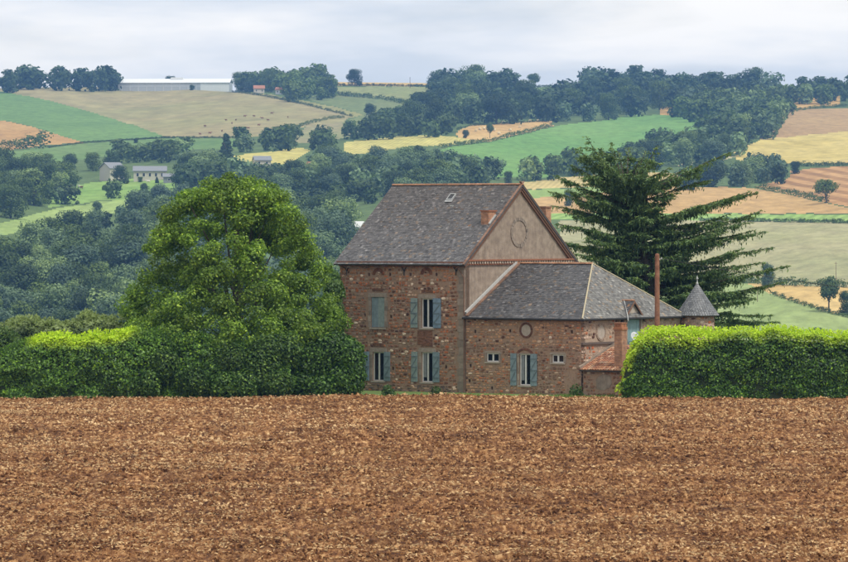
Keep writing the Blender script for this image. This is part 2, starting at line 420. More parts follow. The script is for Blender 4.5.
def build_terrain():
    px = np.concatenate([np.linspace(-700, -60, 40, endpoint=False), np.arange(-60, 910, 2.0), np.linspace(910, 1600, 40)])
    n = 280
    s = np.linspace(0, 1, n) ** .92
    PX = np.repeat(px[None], n, 0)
    rr = ridge(px)
    PYY = 440 + (rr[None] - 440) * s[:, None]
    D = depth(PX, PYY)
    X = (PX-424)/F*D; Z = HC-(PYY-YH)*D/F
    # beyond the crest the land drops away
    ex = []
    for dy, dz in ((90, 1.4), (270, -4), (720, -40), (1250, -90)):
        Y2 = D[-1] + dy; ex.append(((px-424)/F*Y2, Y2, Z[-1] + dz))
    X = np.vstack([X] + [a[0][None] for a in ex]); D = np.vstack([D] + [a[1][None] for a in ex]); Z = np.vstack([Z] + [a[2][None] for a in ex])
    nr, nc = X.shape
    V = np.stack([X, D, Z], -1).reshape(-1, 3)
    i = np.arange(nr-1)[:, None]*nc + np.arange(nc-1)[None]
    Fc = np.stack([i, i+1, i+nc+1, i+nc], -1).reshape(-1, 4)
    cx = .25*(PX[:-1, :-1]+PX[1:, 1:]+PX[:-1, 1:]+PX[1:, :-1]); cy = .25*(PYY[:-1, :-1]+PYY[1:, 1:]+PYY[:-1, 1:]+PYY[1:, :-1])
    cx = cx + (vnoise(cx*.13, cy*.3, 3)-.5)*4; cy = cy + (vnoise(cx*.09, cy*.2, 5)-.5)*1.2
    ids = np.full((nr-1, nc-1), -1)
    for k, f in enumerate(FIELDS):
        ids[:n-1][in_poly(cx, cy, f[3]) & (ids[:n-1] < 0)] = k
    ids = ids.ravel()
    def sub(sel):
        f = Fc[sel]; u, inv = np.unique(f, return_inverse=True)
        return V[u], inv.reshape(-1, 4)
    v, f = sub(ids < 0)
    o = link('hillside', mesh_np('hillside', v, f, smooth=True), field_mat('hill_grass', (.045,.08,.025), (.11,.16,.05), .02, c3=(.07,.11,.035)))
    tag(o, 'wooded hillside rising behind the house to the skyline', kind='structure')
    for k, (nm, lab, spec, poly) in enumerate(FIELDS):
        sel = ids == k
        if not sel.any(): continue
        v, f = sub(sel)
        spec = dict(spec)
        if nm in ('stubble_field', 'ploughed_field'):
            for kk in ('c1', 'c2', 'c3'):
                if kk in spec: spec[kk] = (min(1, spec[kk][0]*1.06), spec[kk][1]*1.07, spec[kk][2]*.80)
        for kk in ('c1', 'c2', 'c3'):
            if kk in spec: spec[kk] = tuple(q_*.87 for q_ in spec[kk])
        if 'rows' not in spec and nm in ('crop_field', 'stubble_field'): spec.update(rows=.2, rot=.25+.37*k, rowcol=(.93, .94, .92))
        o = link(nm, mesh_np(nm, v, f, smooth=True), field_mat(nm + '_surface', **spec)); tag(o, lab, kind='structure')
    # valley floor between the house plateau and the slope
    ys = np.array([283.2, 300, 325, 350, 400, 480, 600, 800, 1000, 1120, 1260.])
    zs = np.array([-.02, -.05, -.3, -2.2, -8, -15, -24, -36, -43, -45, -45.])
    xs = np.linspace(-330, 360, 90)
    Vv = np.array([(x, y, z) for y, z in zip(ys, zs) for x in xs]); nc = len(xs)
    Vv[:, 2] += (vnoise(Vv[:, 0]*.06, Vv[:, 1]*.06, 9)-.5)*.15
    last = Vv[-nc:]
    for q in last:      # stitch under the foot of the slope
        q[2] = min(q[2], -44.8)
    i = np.arange(len(ys)-1)[:, None]*nc + np.arange(nc-1)[None]
    f = np.stack([i, i+1, i+nc+1, i+nc], -1).reshape(-1, 4)
    o = link('valley_ground', mesh_np('valley_ground', Vv, f, smooth=True), field_mat('valley_grass', (.08,.15,.04), (.16,.22,.07), .05))
    tag(o, 'rough grass around the house running down into the valley', kind='structure')
build_terrain()

# ------------------------------------------------------------------ ploughed field in front
def build_field():
    def axis(lo, a, b, hi, fine, coarse):
        return np.concatenate([np.linspace(lo, a, coarse, endpoint=False), np.arange(a, b, fine), np.linspace(b, hi, coarse)])
    xs = axis(-330, -36, 36, 360, .34, 14)
    ys = np.concatenate([np.linspace(-40, 138, 16, endpoint=False), np.arange(138, 283.6, .55)])
    X, Y = np.meshgrid(xs, ys)
    Z = (vnoise(X*1.6, Y*1.3, 21)-.5)*.16 + (vnoise(X*.35, Y*.9, 22)-.5)*.14 + (vnoise(X*.05, Y*.08, 23)-.5)*.2
    Z += (RNG.random(X.shape)-.5)*.11*(np.abs(X) < 36)*(Y > 138)
    Z -= .12*np.clip((Y-281.5)/2, 0, 1)
    Z -= .03*np.clip((-X-8)/20, 0, 1)*np.clip((Y-250)/30, 0, 1)*10*.4
    nr, nc = X.shape
    i = np.arange(nr-1)[:, None]*nc + np.arange(nc-1)[None]
    f = np.stack([i, i+1, i+nc+1, i+nc], -1).reshape(-1, 4)
    o = link('ploughed_field', mesh_np('ploughed_field', np.stack([X, Y, Z], -1).reshape(-1, 3), f, smooth=False), M_soilbase)
    tag(o, 'dry brown ploughed field filling the foreground', kind='structure')
    # clods lying on it
    n = 118000
    ico = np.array([(1,0,0),(0,1,0),(-1,0,0),(0,-1,0),(0,0,1),(0,0,-1)], float)
    icf = np.array([(0,1,4),(1,2,4),(2,3,4),(3,0,4),(1,0,5),(2,1,5),(3,2,5),(0,3,5)])
    g = RNG
    y = 142 + (282.6-142)*g.random(n)**1.35
    x = (g.random(n)*2-1)*(y*.094+2.5)
    dens = vnoise(x*.25, y*.5, 31)
    size = (.026 + .058*g.random(n)**2.8) * (.7+.7*dens) * (.72+.28*np.clip((y-142)/80, 0, 1))
    zb = (vnoise(x*1.6, y*1.3, 21)-.5)*.16 + (vnoise(x*.35, y*.9, 22)-.5)*.14 + (vnoise(x*.05, y*.08, 23)-.5)*.2
    zb -= .12*np.clip((y-281.5)/2, 0, 1); zb -= .12*np.clip((-x-8)/20, 0, 1)*np.clip((y-250)/30, 0, 1)
    sc3 = np.stack([size*(1+.8*g.random(n)), size*(.9+.6*g.random(n)), size*(.8+.5*g.random(n))], -1)
    ang = g.random(n)*6.28
    P = ico[None]*(1+.7*(g.random((n, 6, 1))-.5))*sc3[:, None]
    ca, sa = np.cos(ang)[:, None], np.sin(ang)[:, None]
    q4 = g.normal(size=(n, 4)); q4 /= np.linalg.norm(q4, axis=1, keepdims=True); w_, a_, b_, c_ = q4.T      # tumbled every way
    Rm = np.stack([1-2*(b_*b_+c_*c_), 2*(a_*b_-c_*w_), 2*(a_*c_+b_*w_), 2*(a_*b_+c_*w_), 1-2*(a_*a_+c_*c_), 2*(b_*c_-a_*w_), 2*(a_*c_-b_*w_), 2*(b_*c_+a_*w_), 1-2*(a_*a_+b_*b_)], -1).reshape(n, 3, 3)
    P = np.einsum('nij,nkj->nki', Rm, P)
    px = P[..., 0] + x[:, None]; py = P[..., 1] + y[:, None]; pz = P[..., 2] + (zb + size*.2)[:, None]
    V = np.stack([px, py, pz], -1).reshape(-1, 3)
    f = (icf[None] + 6*np.arange(n)[:, None, None]).reshape(-1, 3)
    pal = np.array([(.05,.020,.008),(.125,.052,.020),(.22,.102,.040),(.41,.232,.104),(.66,.46,.245)])
    band = vnoise(x*.10, y*.22, 33)*.55 + vnoise(x*.6, y*.6, 34)*.45
    k = np.clip((band*1.2-.1)*.5 + g.random(n)*.75 - .17 + .14*np.clip((y-170)/90, 0, 1), 0, .999)*4
    i0 = k.astype(int); fr = (k-i0)[:, None]
    c = pal[i0]*(1-fr) + pal[np.minimum(i0+1, 4)]*fr
    o = link('soil_clods', mesh_np('soil_clods', V, f, np.repeat(c, 6, 0)), M_soil)
    tag(o, 'loose dry clods of earth all over the ploughed field', 'soil', kind='stuff')
    # straw litter in drifts
    n = 60000
    y = 142 + (282-142)*g.random(n)**.8; x = (g.random(n)*2-1)*(y*.094+2.5)
    keep = g.random(n) < np.clip(vnoise(x*.09, y*.3, 41)*1.8-.62, .04, 1); x, y = x[keep], y[keep]; n = len(x)
    zb = (vnoise(x*1.6, y*1.3, 21)-.5)*.16 + (vnoise(x*.35, y*.9, 22)-.5)*.14 + (vnoise(x*.05, y*.08, 23)-.5)*.2 - .12*np.clip((y-281.5)/2, 0, 1) - .12*np.clip((-x-8)/20, 0, 1)*np.clip((y-250)/30, 0, 1)
    P = np.stack([x, y, zb+.045+.05*g.random(n)], -1)
    ax = np.stack([g.normal(size=n), g.normal(size=n)*.6, g.normal(size=n)*.3], -1)
    c = np.array((.58,.40,.21))*(.5+.65*g.random((n, 1)))
    V, Fq, C = leaves(P, g.normal(size=(n, 3))*.5+np.array([0, -.6, .8]), .035+.06*g.random(n), c, g, .32, ax)
    o = link('straw_litter', mesh_np('straw_litter', V, Fq, C), M_soil); tag(o, 'pale bits of straw strewn over the ploughed earth', 'straw', kind='stuff')

# ------------------------------------------------------------------ foliage builders
def leaves(pts, nrm, size, cols, rng, aspect=.6, axis=None):
    """diamond leaves at pts facing nrm"""
    n = len(pts)
    nrm = nrm / np.maximum(np.linalg.norm(nrm, axis=1, keepdims=True), 1e-6)
    r = rng.normal(size=(n, 3)); a = np.cross(nrm, r); a /= np.maximum(np.linalg.norm(a, axis=1, keepdims=True), 1e-6)
    if axis is not None:
        a = axis/np.linalg.norm(axis, axis=1, keepdims=True); nrm = nrm - a*(nrm*a).sum(1, keepdims=True); nrm /= np.maximum(np.linalg.norm(nrm, axis=1, keepdims=True), 1e-6)
    b = np.cross(nrm, a)
    s = (size if np.ndim(size) else np.full(n, size))[:, None]
    V = np.stack([pts-a*s, pts-b*s*aspect+nrm*s*.12, pts+a*s, pts+b*s*aspect+nrm*s*.12], 1).reshape(-1, 3)
    return V, np.arange(4*n).reshape(-1, 4), np.repeat(cols, 4, 0)

build_field()

def lobe_points(lobes, n, rng, inner=.55):
    c = np.array([l[0] for l in lobes], float); r = np.array([l[1] for l in lobes], float)
    if r.ndim == 1: r = np.repeat(r[:, None], 3, 1)
    w = (r[:, 0]*r[:, 1] + r[:, 0]*r[:, 2] + r[:, 1]*r[:, 2]); w /= w.sum()
    i = rng.choice(len(c), n, p=w)
    d = rng.normal(size=(n, 3)); d /= np.linalg.norm(d, axis=1, keepdims=True)
    rad = (inner + (1.08-inner)*rng.random(n)**.6)[:, None]
    rad = rad * (1 + .22*(rng.random((n, 1))-.5))
    return c[i] + d*r[i]*rad, d, i

def pal_cols(n, rng, dark, light, bias=1.0, extra=None):
    k = (rng.random(n)**bias)[:, None]
    c = np.array(dark)*(1-k) + np.array(light)*k
    if extra is not None:
        m = rng.random(n) < extra[1]; c[m] = np.array(extra[0])*(.8+.4*rng.random((m.sum(), 1)))
    return c

# far trees: unit height meshes shared by many trees
def far_tree_mesh(name, seed, nleaf, leaf, width=.45, conifer=False, dark=(.025,.05,.016), light=(.105,.165,.045), trunk=True, base=.12, gap=1.0):
    rng = np.random.default_rng(seed)
    lobes = []
    if conifer:
        for k in range(14):
            z = .12 + .86*k/14; w = .20*(1-z)+.03
            lobes.append(((rng.normal()*.02, rng.normal()*.02, z), (w, w, .07)))
    else:
        n = 17
        for k in range(n):
            z = base + .15 + (.84-base-.15+.02)*rng.random()
            q = math.sin(math.pi*min(1, max(0, (z-base+.06)/(1.1-base))))**.7
            a = rng.random()*6.28; rr = width*.72*q*math.sqrt(rng.random())
            lr = (.12+.09*rng.random())*gap
            lobes.append(((rr*math.cos(a), rr*math.sin(a), min(z, .985-lr)), (lr*1.15, lr*1.15, lr*.9)))
        lobes.append(((0, 0, base+(1-base)*.46), (width*.74, width*.74, (1-base)*.43)))
        if base < .2:
            for k in range(5):
                a = rng.random()*6.28; lobes.append(((width*.5*math.cos(a), width*.5*math.sin(a), .17), (.16, .16, .14)))
    P, N, li = lobe_points(lobes, nleaf, rng)
    ok = P[:, 2] > .02; P, N, li = P[ok], N[ok], li[ok]
    N = N + rng.normal(size=P.shape)*.33 + np.array([0, 0, .25])
    lobe_tone = rng.random(len(lobes))
    k = np.clip(lobe_tone[li]*.45 + rng.random(len(P))*.55, 0, 1)[:, None]
    c = np.array(dark)*(1-k) + np.array(light)*k
    V, Fq, C = leaves(P, N, leaf*(.7+.6*rng.random(len(P))), c, rng, .75)
    mats = np.zeros(len(Fq), int)
    if trunk:
        mb = MB()
        mb.tube([(0,0,-.04), (.01,0,.2), (-.01,.01,.45), (0,0,.7)], [.032, .025, .02, .008], 6)
        mb.tube([(0,0,.28), (.12,.03,.5), (.2,.05,.62)], [.016,.012,.005], 5); mb.tube([(0,0,.3), (-.13,-.05,.52), (-.2,-.03,.66)], [.016,.012,.005], 5)
        tv = np.array(mb.v); tf = [f for f in mb.f if len(f) == 4]
        off = len(V); V = np.vstack([V, tv]); Fq = np.vstack([Fq, np.array(tf)+off]); C = np.vstack([C, np.full((len(tv), 3), .08)])
        mats = np.concatenate([mats, np.ones(len(tf), int)])
    me = mesh_np(name, V, Fq, C, mats)
    me.materials.append(M_far); me.materials.append(M_bark)
    return me, V, Fq, C

TREES = [far_tree_mesh('deciduous_tree', 100+i, 3400, .027, w, base=bs) for i, (w, bs) in enumerate([(.46,.1),(.52,.12),(.40,.1),(.58,.1),(.44,.14),(.50,.08)])]
TREES_PALE = [far_tree_mesh('pale_tree', 140+i, 3400, .027, w, base=.1, dark=(.065,.115,.06), light=(.23,.325,.145)) for i, w in enumerate((.46, .52, .42))]  # pale tree tones lifted towards blue, carrying valley haze in the leaf colour
LITE = [far_tree_mesh('wood_tree', 160+i, 340, .080, w, trunk=False, base=.08) for i, w in enumerate((.46, .54, .42, .5))]
LITE_PALE = [far_tree_mesh('wood_tree', 170+i, 340, .080, w, trunk=False, base=.08, dark=(.065,.115,.06), light=(.23,.325,.145)) for i, w in enumerate((.46, .54))]  # same lifted tones, haze included in the colour
CONIFER = [far_tree_mesh('conifer_tree', 180, 1500, .04, conifer=True, dark=(.015,.035,.018), light=(.04,.075,.03))]
LONE = [far_tree_mesh('lone_tree', 190+i, 1500, .036, w, base=bs, gap=.85) for i, (w, bs) in enumerate([(.46,.34),(.60,.36),(.40,.3)])]

def scatter_wood(poly, hrange, rng, sx=.62, sy=.22, topk=.55):
    xs = [p[0] for p in poly]; ys = [p[1] for p in poly]
    out = []; y = min(ys)
    while y < max(ys) + 1:
        Y = np.interp(y, _PY, _PD); hp = (hrange[0]+hrange[1])/2*KF*F/Y
        x = max(min(xs), -75) - rng.random()*hp*.5
        while x < min(max(xs), 925):
            h = rng.uniform(*hrange)*KF; xx = x + rng.normal()*hp*.12; yy = y + rng.normal()*hp*sy*.3
            hpx = h*F/Y
            if in_poly([xx], [yy], poly)[0] and in_poly([xx], [yy-hpx*topk], poly)[0] and yy > ridge(xx)-.5:
                out.append((xx, yy, h))
            x += hp*sx*rng.uniform(.8, 1.25)
        y += max(2.2, hp*sy)
    return out

WOODS = [ # label of the wood, outline as seen, tree heights, share of pale trees
 ('dark wood at the left edge beside the bright meadows', [(-90,145),(0,150),(30,153),(60,160),(100,166),(104,180),(64,186),(60,204),(30,214),(0,224),(-90,238)], (6, 10), .1),
 ('tree row between the two bright meadows', [(52,182),(66,180),(80,188),(100,186),(112,174),(125,180),(130,195),(100,203),(60,209),(52,213)], (4, 6.5), .1),
 ('pale wood in the valley at lower left', [(-90,236),(10,230),(40,218),(75,212),(130,204),(134,192),(180,180),(345,192),(345,300),(420,330),(420,372),(-90,372)], (4.2, 9.5), .65),
 ('mixed wood left of the house roof', [(174,190),(176,156),(200,150),(240,153),(262,166),(300,160),(330,144),(352,150),(405,145),(440,150),(480,152),(515,164),(518,182),(480,194),(440,205),(345,205)], (4.5, 9), .45),
 ('trees around the pale farmhouse', [(98,150),(121,140),(150,138),(220,137),(232,150),(178,160),(172,166),(128,163),(104,166)], (4.5, 7), .1),
 ('dark wood above the yellow strips', [(228,138),(236,128),(262,130),(280,120),(300,128),(316,124),(330,128),(340,122),(380,110),(410,102),(436,96),(454,128),(458,137),(400,140),(345,144),(322,152),(300,150),(262,156),(232,154)], (6, 9), .15),
 ('broad dark wood below the skyline at centre', [(412,108),(432,82),(445,74),(470,70),(515,70),(522,90),(560,92),(575,76),(610,60),(700,60),(760,66),(800,74),(800,92),(770,97),(720,104),(690,117),(640,117),(560,127),(552,122),(470,127),(440,134),(400,132)], (8, 13), .1),
 ('dark wood on the right between green and yellow fields', [(596,166),(625,142),(660,128),(700,122),(715,106),(745,92),(765,103),(790,116),(775,137),(745,150),(742,166),(692,172),(600,176)], (6, 10), .2),
 ('clump below the yellow stubble at right', [(640,186),(680,168),(700,158),(740,156),(770,148),(784,158),(780,186),(755,189),(690,192)], (5, 8), .45),
 ('dark grove between green field and cedar', [(505,180),(515,164),(530,150),(560,148),(600,146),(640,146),(640,184),(600,180),(520,181)], (5.5, 8), .2),
 ('skyline wood left of the long white shed', [(-90,70),(3,82),(15,72),(35,72),(50,74),(70,62),(90,57),(110,59),(128,64),(150,66),(154,77),(115,77),(113,92),(-90,94)], (8.5, 13), .0),
 ('skyline copse right of the long white shed', [(233,64),(250,64),(275,60),(283,76),(310,70),(330,72),(334,100),(300,104),(285,100),(276,90),(250,95),(236,94),(234,82)], (6, 10.5), .0),
 ('wood at the upper right edge', [(795,82),(815,78),(830,70),(925,72),(925,104),(820,102),(797,97)], (6, 9.5), .0),
 ('dark clumps among the orange fields at upper right', [(675,96),(700,90),(735,94),(762,90),(790,90),(830,90),(830,106),(792,108),(786,130),(752,134),(745,118),(735,112),(718,122),(690,124),(676,118)], (6.5, 10), .1),
]
# what stands in front: trees wholly behind these are never seen
HIDE = [[(160,222),(200,192),(270,192),(312,245),(326,300),(326,420),(132,420),(142,330),(150,262)], [(345,262),(397,188),(520,190),(572,262),(580,266),(592,268),(622,330),(622,420),(345,420)]]
def hidden(x, y, hp):
    if y-hp > 334: return 2
    for i_, pl in enumerate(HIDE):
        if in_poly([x-hp*.42, x+hp*.42, x], [y-hp*.6, y-hp*.6, y-hp], pl).all(): return 1+i_
    return 0
LAND = [(8,168,'at the very left edge above the meadows'),(40,182,'just left of the cattle meadow'),(12,208,'above the left tip of the curving meadow'),(38,200,'between cattle meadow and curving meadow'),(318,268,'low behind the right flank of the big tree'),(348,236,'close to the left eaves of the house'),(100,300,'just left of the big tree above the thicket'),(45,300,'over the middle of the thicket'),(5,305,'at the left edge over the thicket'),(20,330,'just over the left end of the clipped hedge'),(75,325,'just over the bright top of the left hedge'),(125,320,'right beside the left flank of the big tree'),(20,285,'in the second row over the left hedge'),(70,280,'midway between meadow strip and left hedge'),(120,275,'left of the middle of the big tree'),
        (15,250,'under the left end of the curving meadow'),(60,235,'directly below the curving meadow'),(110,225,'below the right end of the curving meadow'),(150,205,'left of the top of the big tree'),(20,195,'at the left picture edge beside the meadows'),(45,165,'at the left end of the tree row'),(20,165,'below the orange field corner'),(60,195,'at the gate end of the cattle meadow'),(90,200,'in the middle of the meadow row'),(120,190,'at the right end of the meadow row'),
        (190,170,'right of the farmhouse'),(230,165,'beside the pointed conifer'),(270,175,'above the right shoulder of the big tree'),(310,180,'near the rusty cottage roof'),(350,175,'upper left of the roof ridge'),(330,215,'between big tree and roof slope'),(365,205,'close to the left roof slope'),(330,250,'low between big tree and house wall'),(400,165,'above the left end of the roof ridge'),(440,170,'above the middle of the roof ridge'),(490,175,'above the right end of the roof ridge'),
        (150,145,'behind the farmhouse'),(200,145,'on the green strip right of the farmhouse'),(250,140,'left of the beige knoll'),(310,135,'below the beige knoll'),(370,130,'above the left yellow strip'),(430,125,'left of the bale field'),(440,85,'at the skyline left end of the wood'),(490,85,'on the skyline over the bale field'),(490,110,'above the bale field'),(550,112,'above the left end of the big green field'),(600,100,'above the middle of the big green field'),(590,80,'on the high skyline left'),(650,80,'on the high skyline middle'),(720,80,'on the high skyline right'),(780,85,'where the skyline drops at right'),(670,105,'above the right end of the big green field'),
        (630,155,'below the right end of the big green field'),(680,140,'left of the tiny white cabin'),(720,145,'right of the tiny white cabin'),(740,115,'left of the orange field'),(765,130,'at the corner of the yellow field'),(700,180,'left in the clump'),(740,175,'in the middle of the clump'),(770,170,'right in the clump'),(530,170,'left in the grove'),(580,168,'right in the grove'),(30,82,'at the left end'),(90,75,'at the tallest part'),(135,75,'next to the shed end'),(240,78,'next to the shed'),(270,78,'at the tall tree'),(310,88,'at the right end'),(845,90,'at the picture edge'),(690,112,'left of the orange patches'),(760,105,'right of the orange patches'),(820,98,'near the far right')]
rng_w = np.random.default_rng(5)
all_trees = []
for wi, (wl, poly, hr, pale) in enumerate(WOODS):
    for (x, y, h) in scatter_wood(poly, hr, rng_w, topk=.55 if wi in (6, 10, 11, 12, 13) else .85, sx=.34 if wi in (10, 11) else .58):
        Y = float(depth(x, y)); hp = h*F/Y
        hd = hidden(x, y, hp)
        if hd == 2: continue
        all_trees.append((0.0 if hd else hp, wi, x, y, h, rng_w.random() < pale))
all_trees.sort(key=lambda q: -q[0])
NIND = 296
def tree_label(wi, x, y, hp, pale):
    k = min(LAND, key=lambda q: (q[0]-x)**2 + ((q[1]-(y-hp*.5))*1.5)**2)
    return ('pale' if pale else 'dark') + ' round tree ' + k[2] + ', ' + ['dark left wood', 'meadow row', 'valley wood', 'mixed wood', 'farm trees', 'wood above yellow strips', 'broad central wood', 'right hand wood', 'right clump', 'dark grove', 'left skyline wood', 'skyline copse', 'upper right wood', 'orange field clumps'][wi]
stuff = {}
for k, (hp, wi, x, y, h, pale) in enumerate(all_trees):
    p = ground_at(x, y); rz = rng_w.random()*6.28; wsc = rng_w.uniform(.85, 1.2)
    if k < NIND:
        pool = TREES_PALE if pale else TREES
        o = bpy.data.objects.new('woodland_tree', pool[int(rng_w.integers(len(pool)))][0]); COL.objects.link(o)
        o.location = (p.x, p.y, p.z - .3); o.rotation_euler = (0, 0, rz); o.scale = (h*wsc, h*wsc, h)
        lab = tree_label(wi, x, y, hp, pale); tag(o, lab, 'tree', lab.replace('tree', 'trees', 1))
    else:
        pool = LITE_PALE if pale else LITE
        _, V, Fq, C = pool[int(rng_w.integers(len(pool)))]
        ca, sa = math.cos(rz), math.sin(rz)
        q = np.stack([(V[:, 0]*ca-V[:, 1]*sa)*h*wsc+p.x, (V[:, 0]*sa+V[:, 1]*ca)*h*wsc+p.y, V[:, 2]*h+p.z-.3], -1)
        stuff.setdefault(wi, []).append((q, Fq, C*rng_w.uniform(.72, 1.25)))
def merge(parts):
    vs, fs, cs, n = [], [], [], 0
    for v, f, c in parts: vs.append(v); fs.append(f+n); cs.append(c); n += len(v)
    return np.vstack(vs), np.vstack(fs), np.vstack(cs)
for wi, parts in stuff.items():
    v, f, c = merge(parts)
    o = link('wood', mesh_np('wood', v, f, c), M_far); tag(o, WOODS[wi][0], 'wood', kind='stuff')
print('far trees', len(all_trees), 'stuff', sum(len(p) for p in stuff.values()))

# single trees that stand out
SINGLES = [ # px, base py, height px, mesh, width factor, name, label
 (534, 88, 16, LONE[0], 1.0, 'lone_tree', 'single round tree on the skyline above the green field'),
 (355, 86, 18, TREES[1], 1.0, 'skyline_tree', 'dark round tree on the skyline beside the thin orange strip'),
 (436, 89, 19, TREES[3], 1.1, 'skyline_tree', 'broad dark tree at the right end of the skyline olive field'),
 (171, 82, 14, TREES[0], 1.1, 'skyline_tree', 'small round tree behind the long white shed'),
 (192, 80, 6, TREES[2], 1.2, 'skyline_tree', 'tiny treetop just above the middle of the white shed roof'),
 (370, 118, 16, TREES[4], .9, 'field_tree', 'small tree on the grey-green slope at upper centre'),
 (826, 203, 25, LONE[1], 1.05, 'lone_tree', 'dark flat-topped single tree on the furrowed orange field'),
 (829, 312, 38, LONE[2], .75, 'hedgerow_tree', 'tall thin dark tree beside the tan wedge at lower right'),
 (847, 313, 24, TREES[2], 1.0, 'hedgerow_tree', 'dark bushy tree cut by the right edge above the hedge'),
 (768, 288, 27, TREES_PALE[2], .7, 'field_tree', 'pale tree standing behind the right hand tips of the cedar'),
 (795, 174, 14, TREES[0], 1.0, 'field_tree', 'small round tree at the tip of the furrowed field'),
 (370, 112, 8, TREES[2], 1.6, 'field_bush', 'low bush on the slope beside the small upper centre tree'),
 (226, 162, 30, CONIFER[0], 1.3, 'conifer_tree', 'dark pointed conifer beside the pale yellow field'),
 (47, 169, 17, TREES[0], 1.0, 'meadow_tree', 'first tree from the left in the row below the green strip'),
 (70, 170, 18, TREES[4], 1.0, 'meadow_tree', 'second tree from the left in the row below the green strip'),
 (93, 171, 20, TREES[1], 1.0, 'meadow_tree', 'third tree from the left in the row below the green strip'),
 (112, 168, 20, TREES[3], .9, 'meadow_tree', 'fourth tree from the left in the row below the green strip'),
 (145, 195, 13, TREES[2], 1.0, 'meadow_tree', 'small dark tree near the bottom of the cattle meadow'),
 (97, 214, 14, TREES_PALE[0], 1.0, 'meadow_tree', 'pale small tree standing in the curving meadow strip'),
 (569, 206, 18, TREES[2], .8, 'field_tree', 'tree right of the gable in front of the small green field'),
 (508, 186, 16, TREES[0], .8, 'field_tree', 'tree just above the ridge end of the house roof'),
 (490, 138, 17, LONE[2], .6, 'field_tree', 'slim tree at the left end of the bale field'),
 (466, 138, 9, TREES[0], 1.0, 'field_bush', 'round bush left of the bale field'),
 (815, 338, 12, TREES[3], 2.0, 'bush', 'blue-green bush just above the right hedge'),
 (136, 143, 5, TREES[0], 1.4, 'field_bush', 'tiny bush at the foot of the green crop field'),
 (121, 184, 20, TREES[1], 1.0, 'farm_tree', 'dense round tree in front of the gabled barn'),
 (140, 182, 6, TREES[0], 1.3, 'garden_bush', 'small bush in front of the left part of the pale farmhouse'),
 (157, 183, 7, CONIFER[0], 1.5, 'garden_bush', 'small pointed bush in front of the right part of the pale farmhouse'),
 (183, 188, 27, TREES[3], 1.0, 'farm_tree', 'tall dark tree at the right end of the pale farmhouse'),
 (250, 92, 15, TREES[3], 1.0, 'skyline_tree', 'lower broad tree second right of the white shed'),
 (240, 91, 21, TREES[1], .9, 'skyline_tree', 'broad dark tree first right of the white shed'),
 (268, 92, 25, TREES[2], .8, 'skyline_tree', 'tallest dark tree of the copse right of the white shed'),
 (690, 113, 17, TREES[1], 1.0, 'field_tree', 'dark tree in front of the small orange patches'),
]
def solo(px, py, hp, T, wf, name, label):
    p = ground_at(px, py); h = hp*p.y/F
    root = empty(name, (p.x, p.y, p.z - .2)); tag(root, label, 'bush' if 'bush' in name else 'tree')
    me = T[0]
    o = root
    # crown and trunk as parts: split the shared mesh by material once
    key = me.name
    if key not in SPLIT:
        _, V, Fq, C = T; mi = np.zeros(len(Fq), int)
        arr = np.zeros(len(me.polygons), np.int32); me.polygons.foreach_get('material_index', arr)
        res = []
        for w in (0, 1):
            f = Fq[arr == w]
            if len(f) == 0: res.append(None); continue
            u, inv = np.unique(f, return_inverse=True)
            mm = mesh_np(key + ('_crown', '_trunk')[w], V[u], inv.reshape(-1, 4), C[u]); mm.materials.append((M_far, M_bark)[w]); res.append(mm)
        SPLIT[key] = res
    for w, nm in ((0, 'crown'), (1, 'trunk')):
        if SPLIT[key][w] is None: continue
        c = bpy.data.objects.new(nm, SPLIT[key][w]); COL.objects.link(c); c.parent = root; c.scale = (h*wf, h*wf, h); c.rotation_euler = (0, 0, px*.7)
SPLIT = {}
for s_ in SINGLES: solo(*s_)

# hedgerows along field edges
HEDGES = [
 ('thin dark hedge line crossing the left crest pasture', [(232,92),(262,96),(305,105),(352,117)], 1.2),
 ('hedge line above the grey-green slope left of centre', [(330,95),(380,99),(404,104),(416,106)], 2.2),
 ('hedge along the top of the skyline olive field', [(330,86),(380,86),(432,87)], 1.3),
 ('hedge clump below the small orange field at left', [(3,148),(12,149),(22,149),(34,149),(46,147)], 4.6),
 ('thin fence-like hedge under the green crop field at left', [(48,148),(84,143),(130,140),(166,138),(240,138)], .7),
 ('hedge below the bale field', [(440,148),(490,142),(520,135),(552,126.5)], 1.7),
 ('hedge above the skyline green field at centre', [(516,88.5),(540,87.5),(562,87)], 1.4),
 ('dark hedge under the wide yellow field at right', [(784,166),(810,166.5),(848,166),(900,166)], 1.5),
 ('hedge curving below the furrowed orange field', [(755,189),(775,192),(800,197),(827,203)], 1.6),
 ('dark hedge line below the thin green strip at right', [(700,221),(750,221.5),(800,222.5),(848,223.5),(910,223.5)], 1.0),
 ('dark hedge above the tan wedge at lower right', [(720,280),(770,285),(800,286),(848,287),(905,288)], 1.5),
 ('ragged hedge below the tan wedge at lower right', [(772,295),(805,306),(835,315),(870,322)], .8),
 ('hedge between orange and pinkish fields at upper right', [(776,114),(800,110),(822,108),(848,106)], 1.3),
 ('hedge beside the knoll above the yellow field', [(284,136),(296,128),(312,123),(330,119),(345,118)], 1.3),
 ('low hedge along the top of the bale field', [(457,130),(470,126),(520,123),(552,121)], .9),
]
rng_h = np.random.default_rng(77)
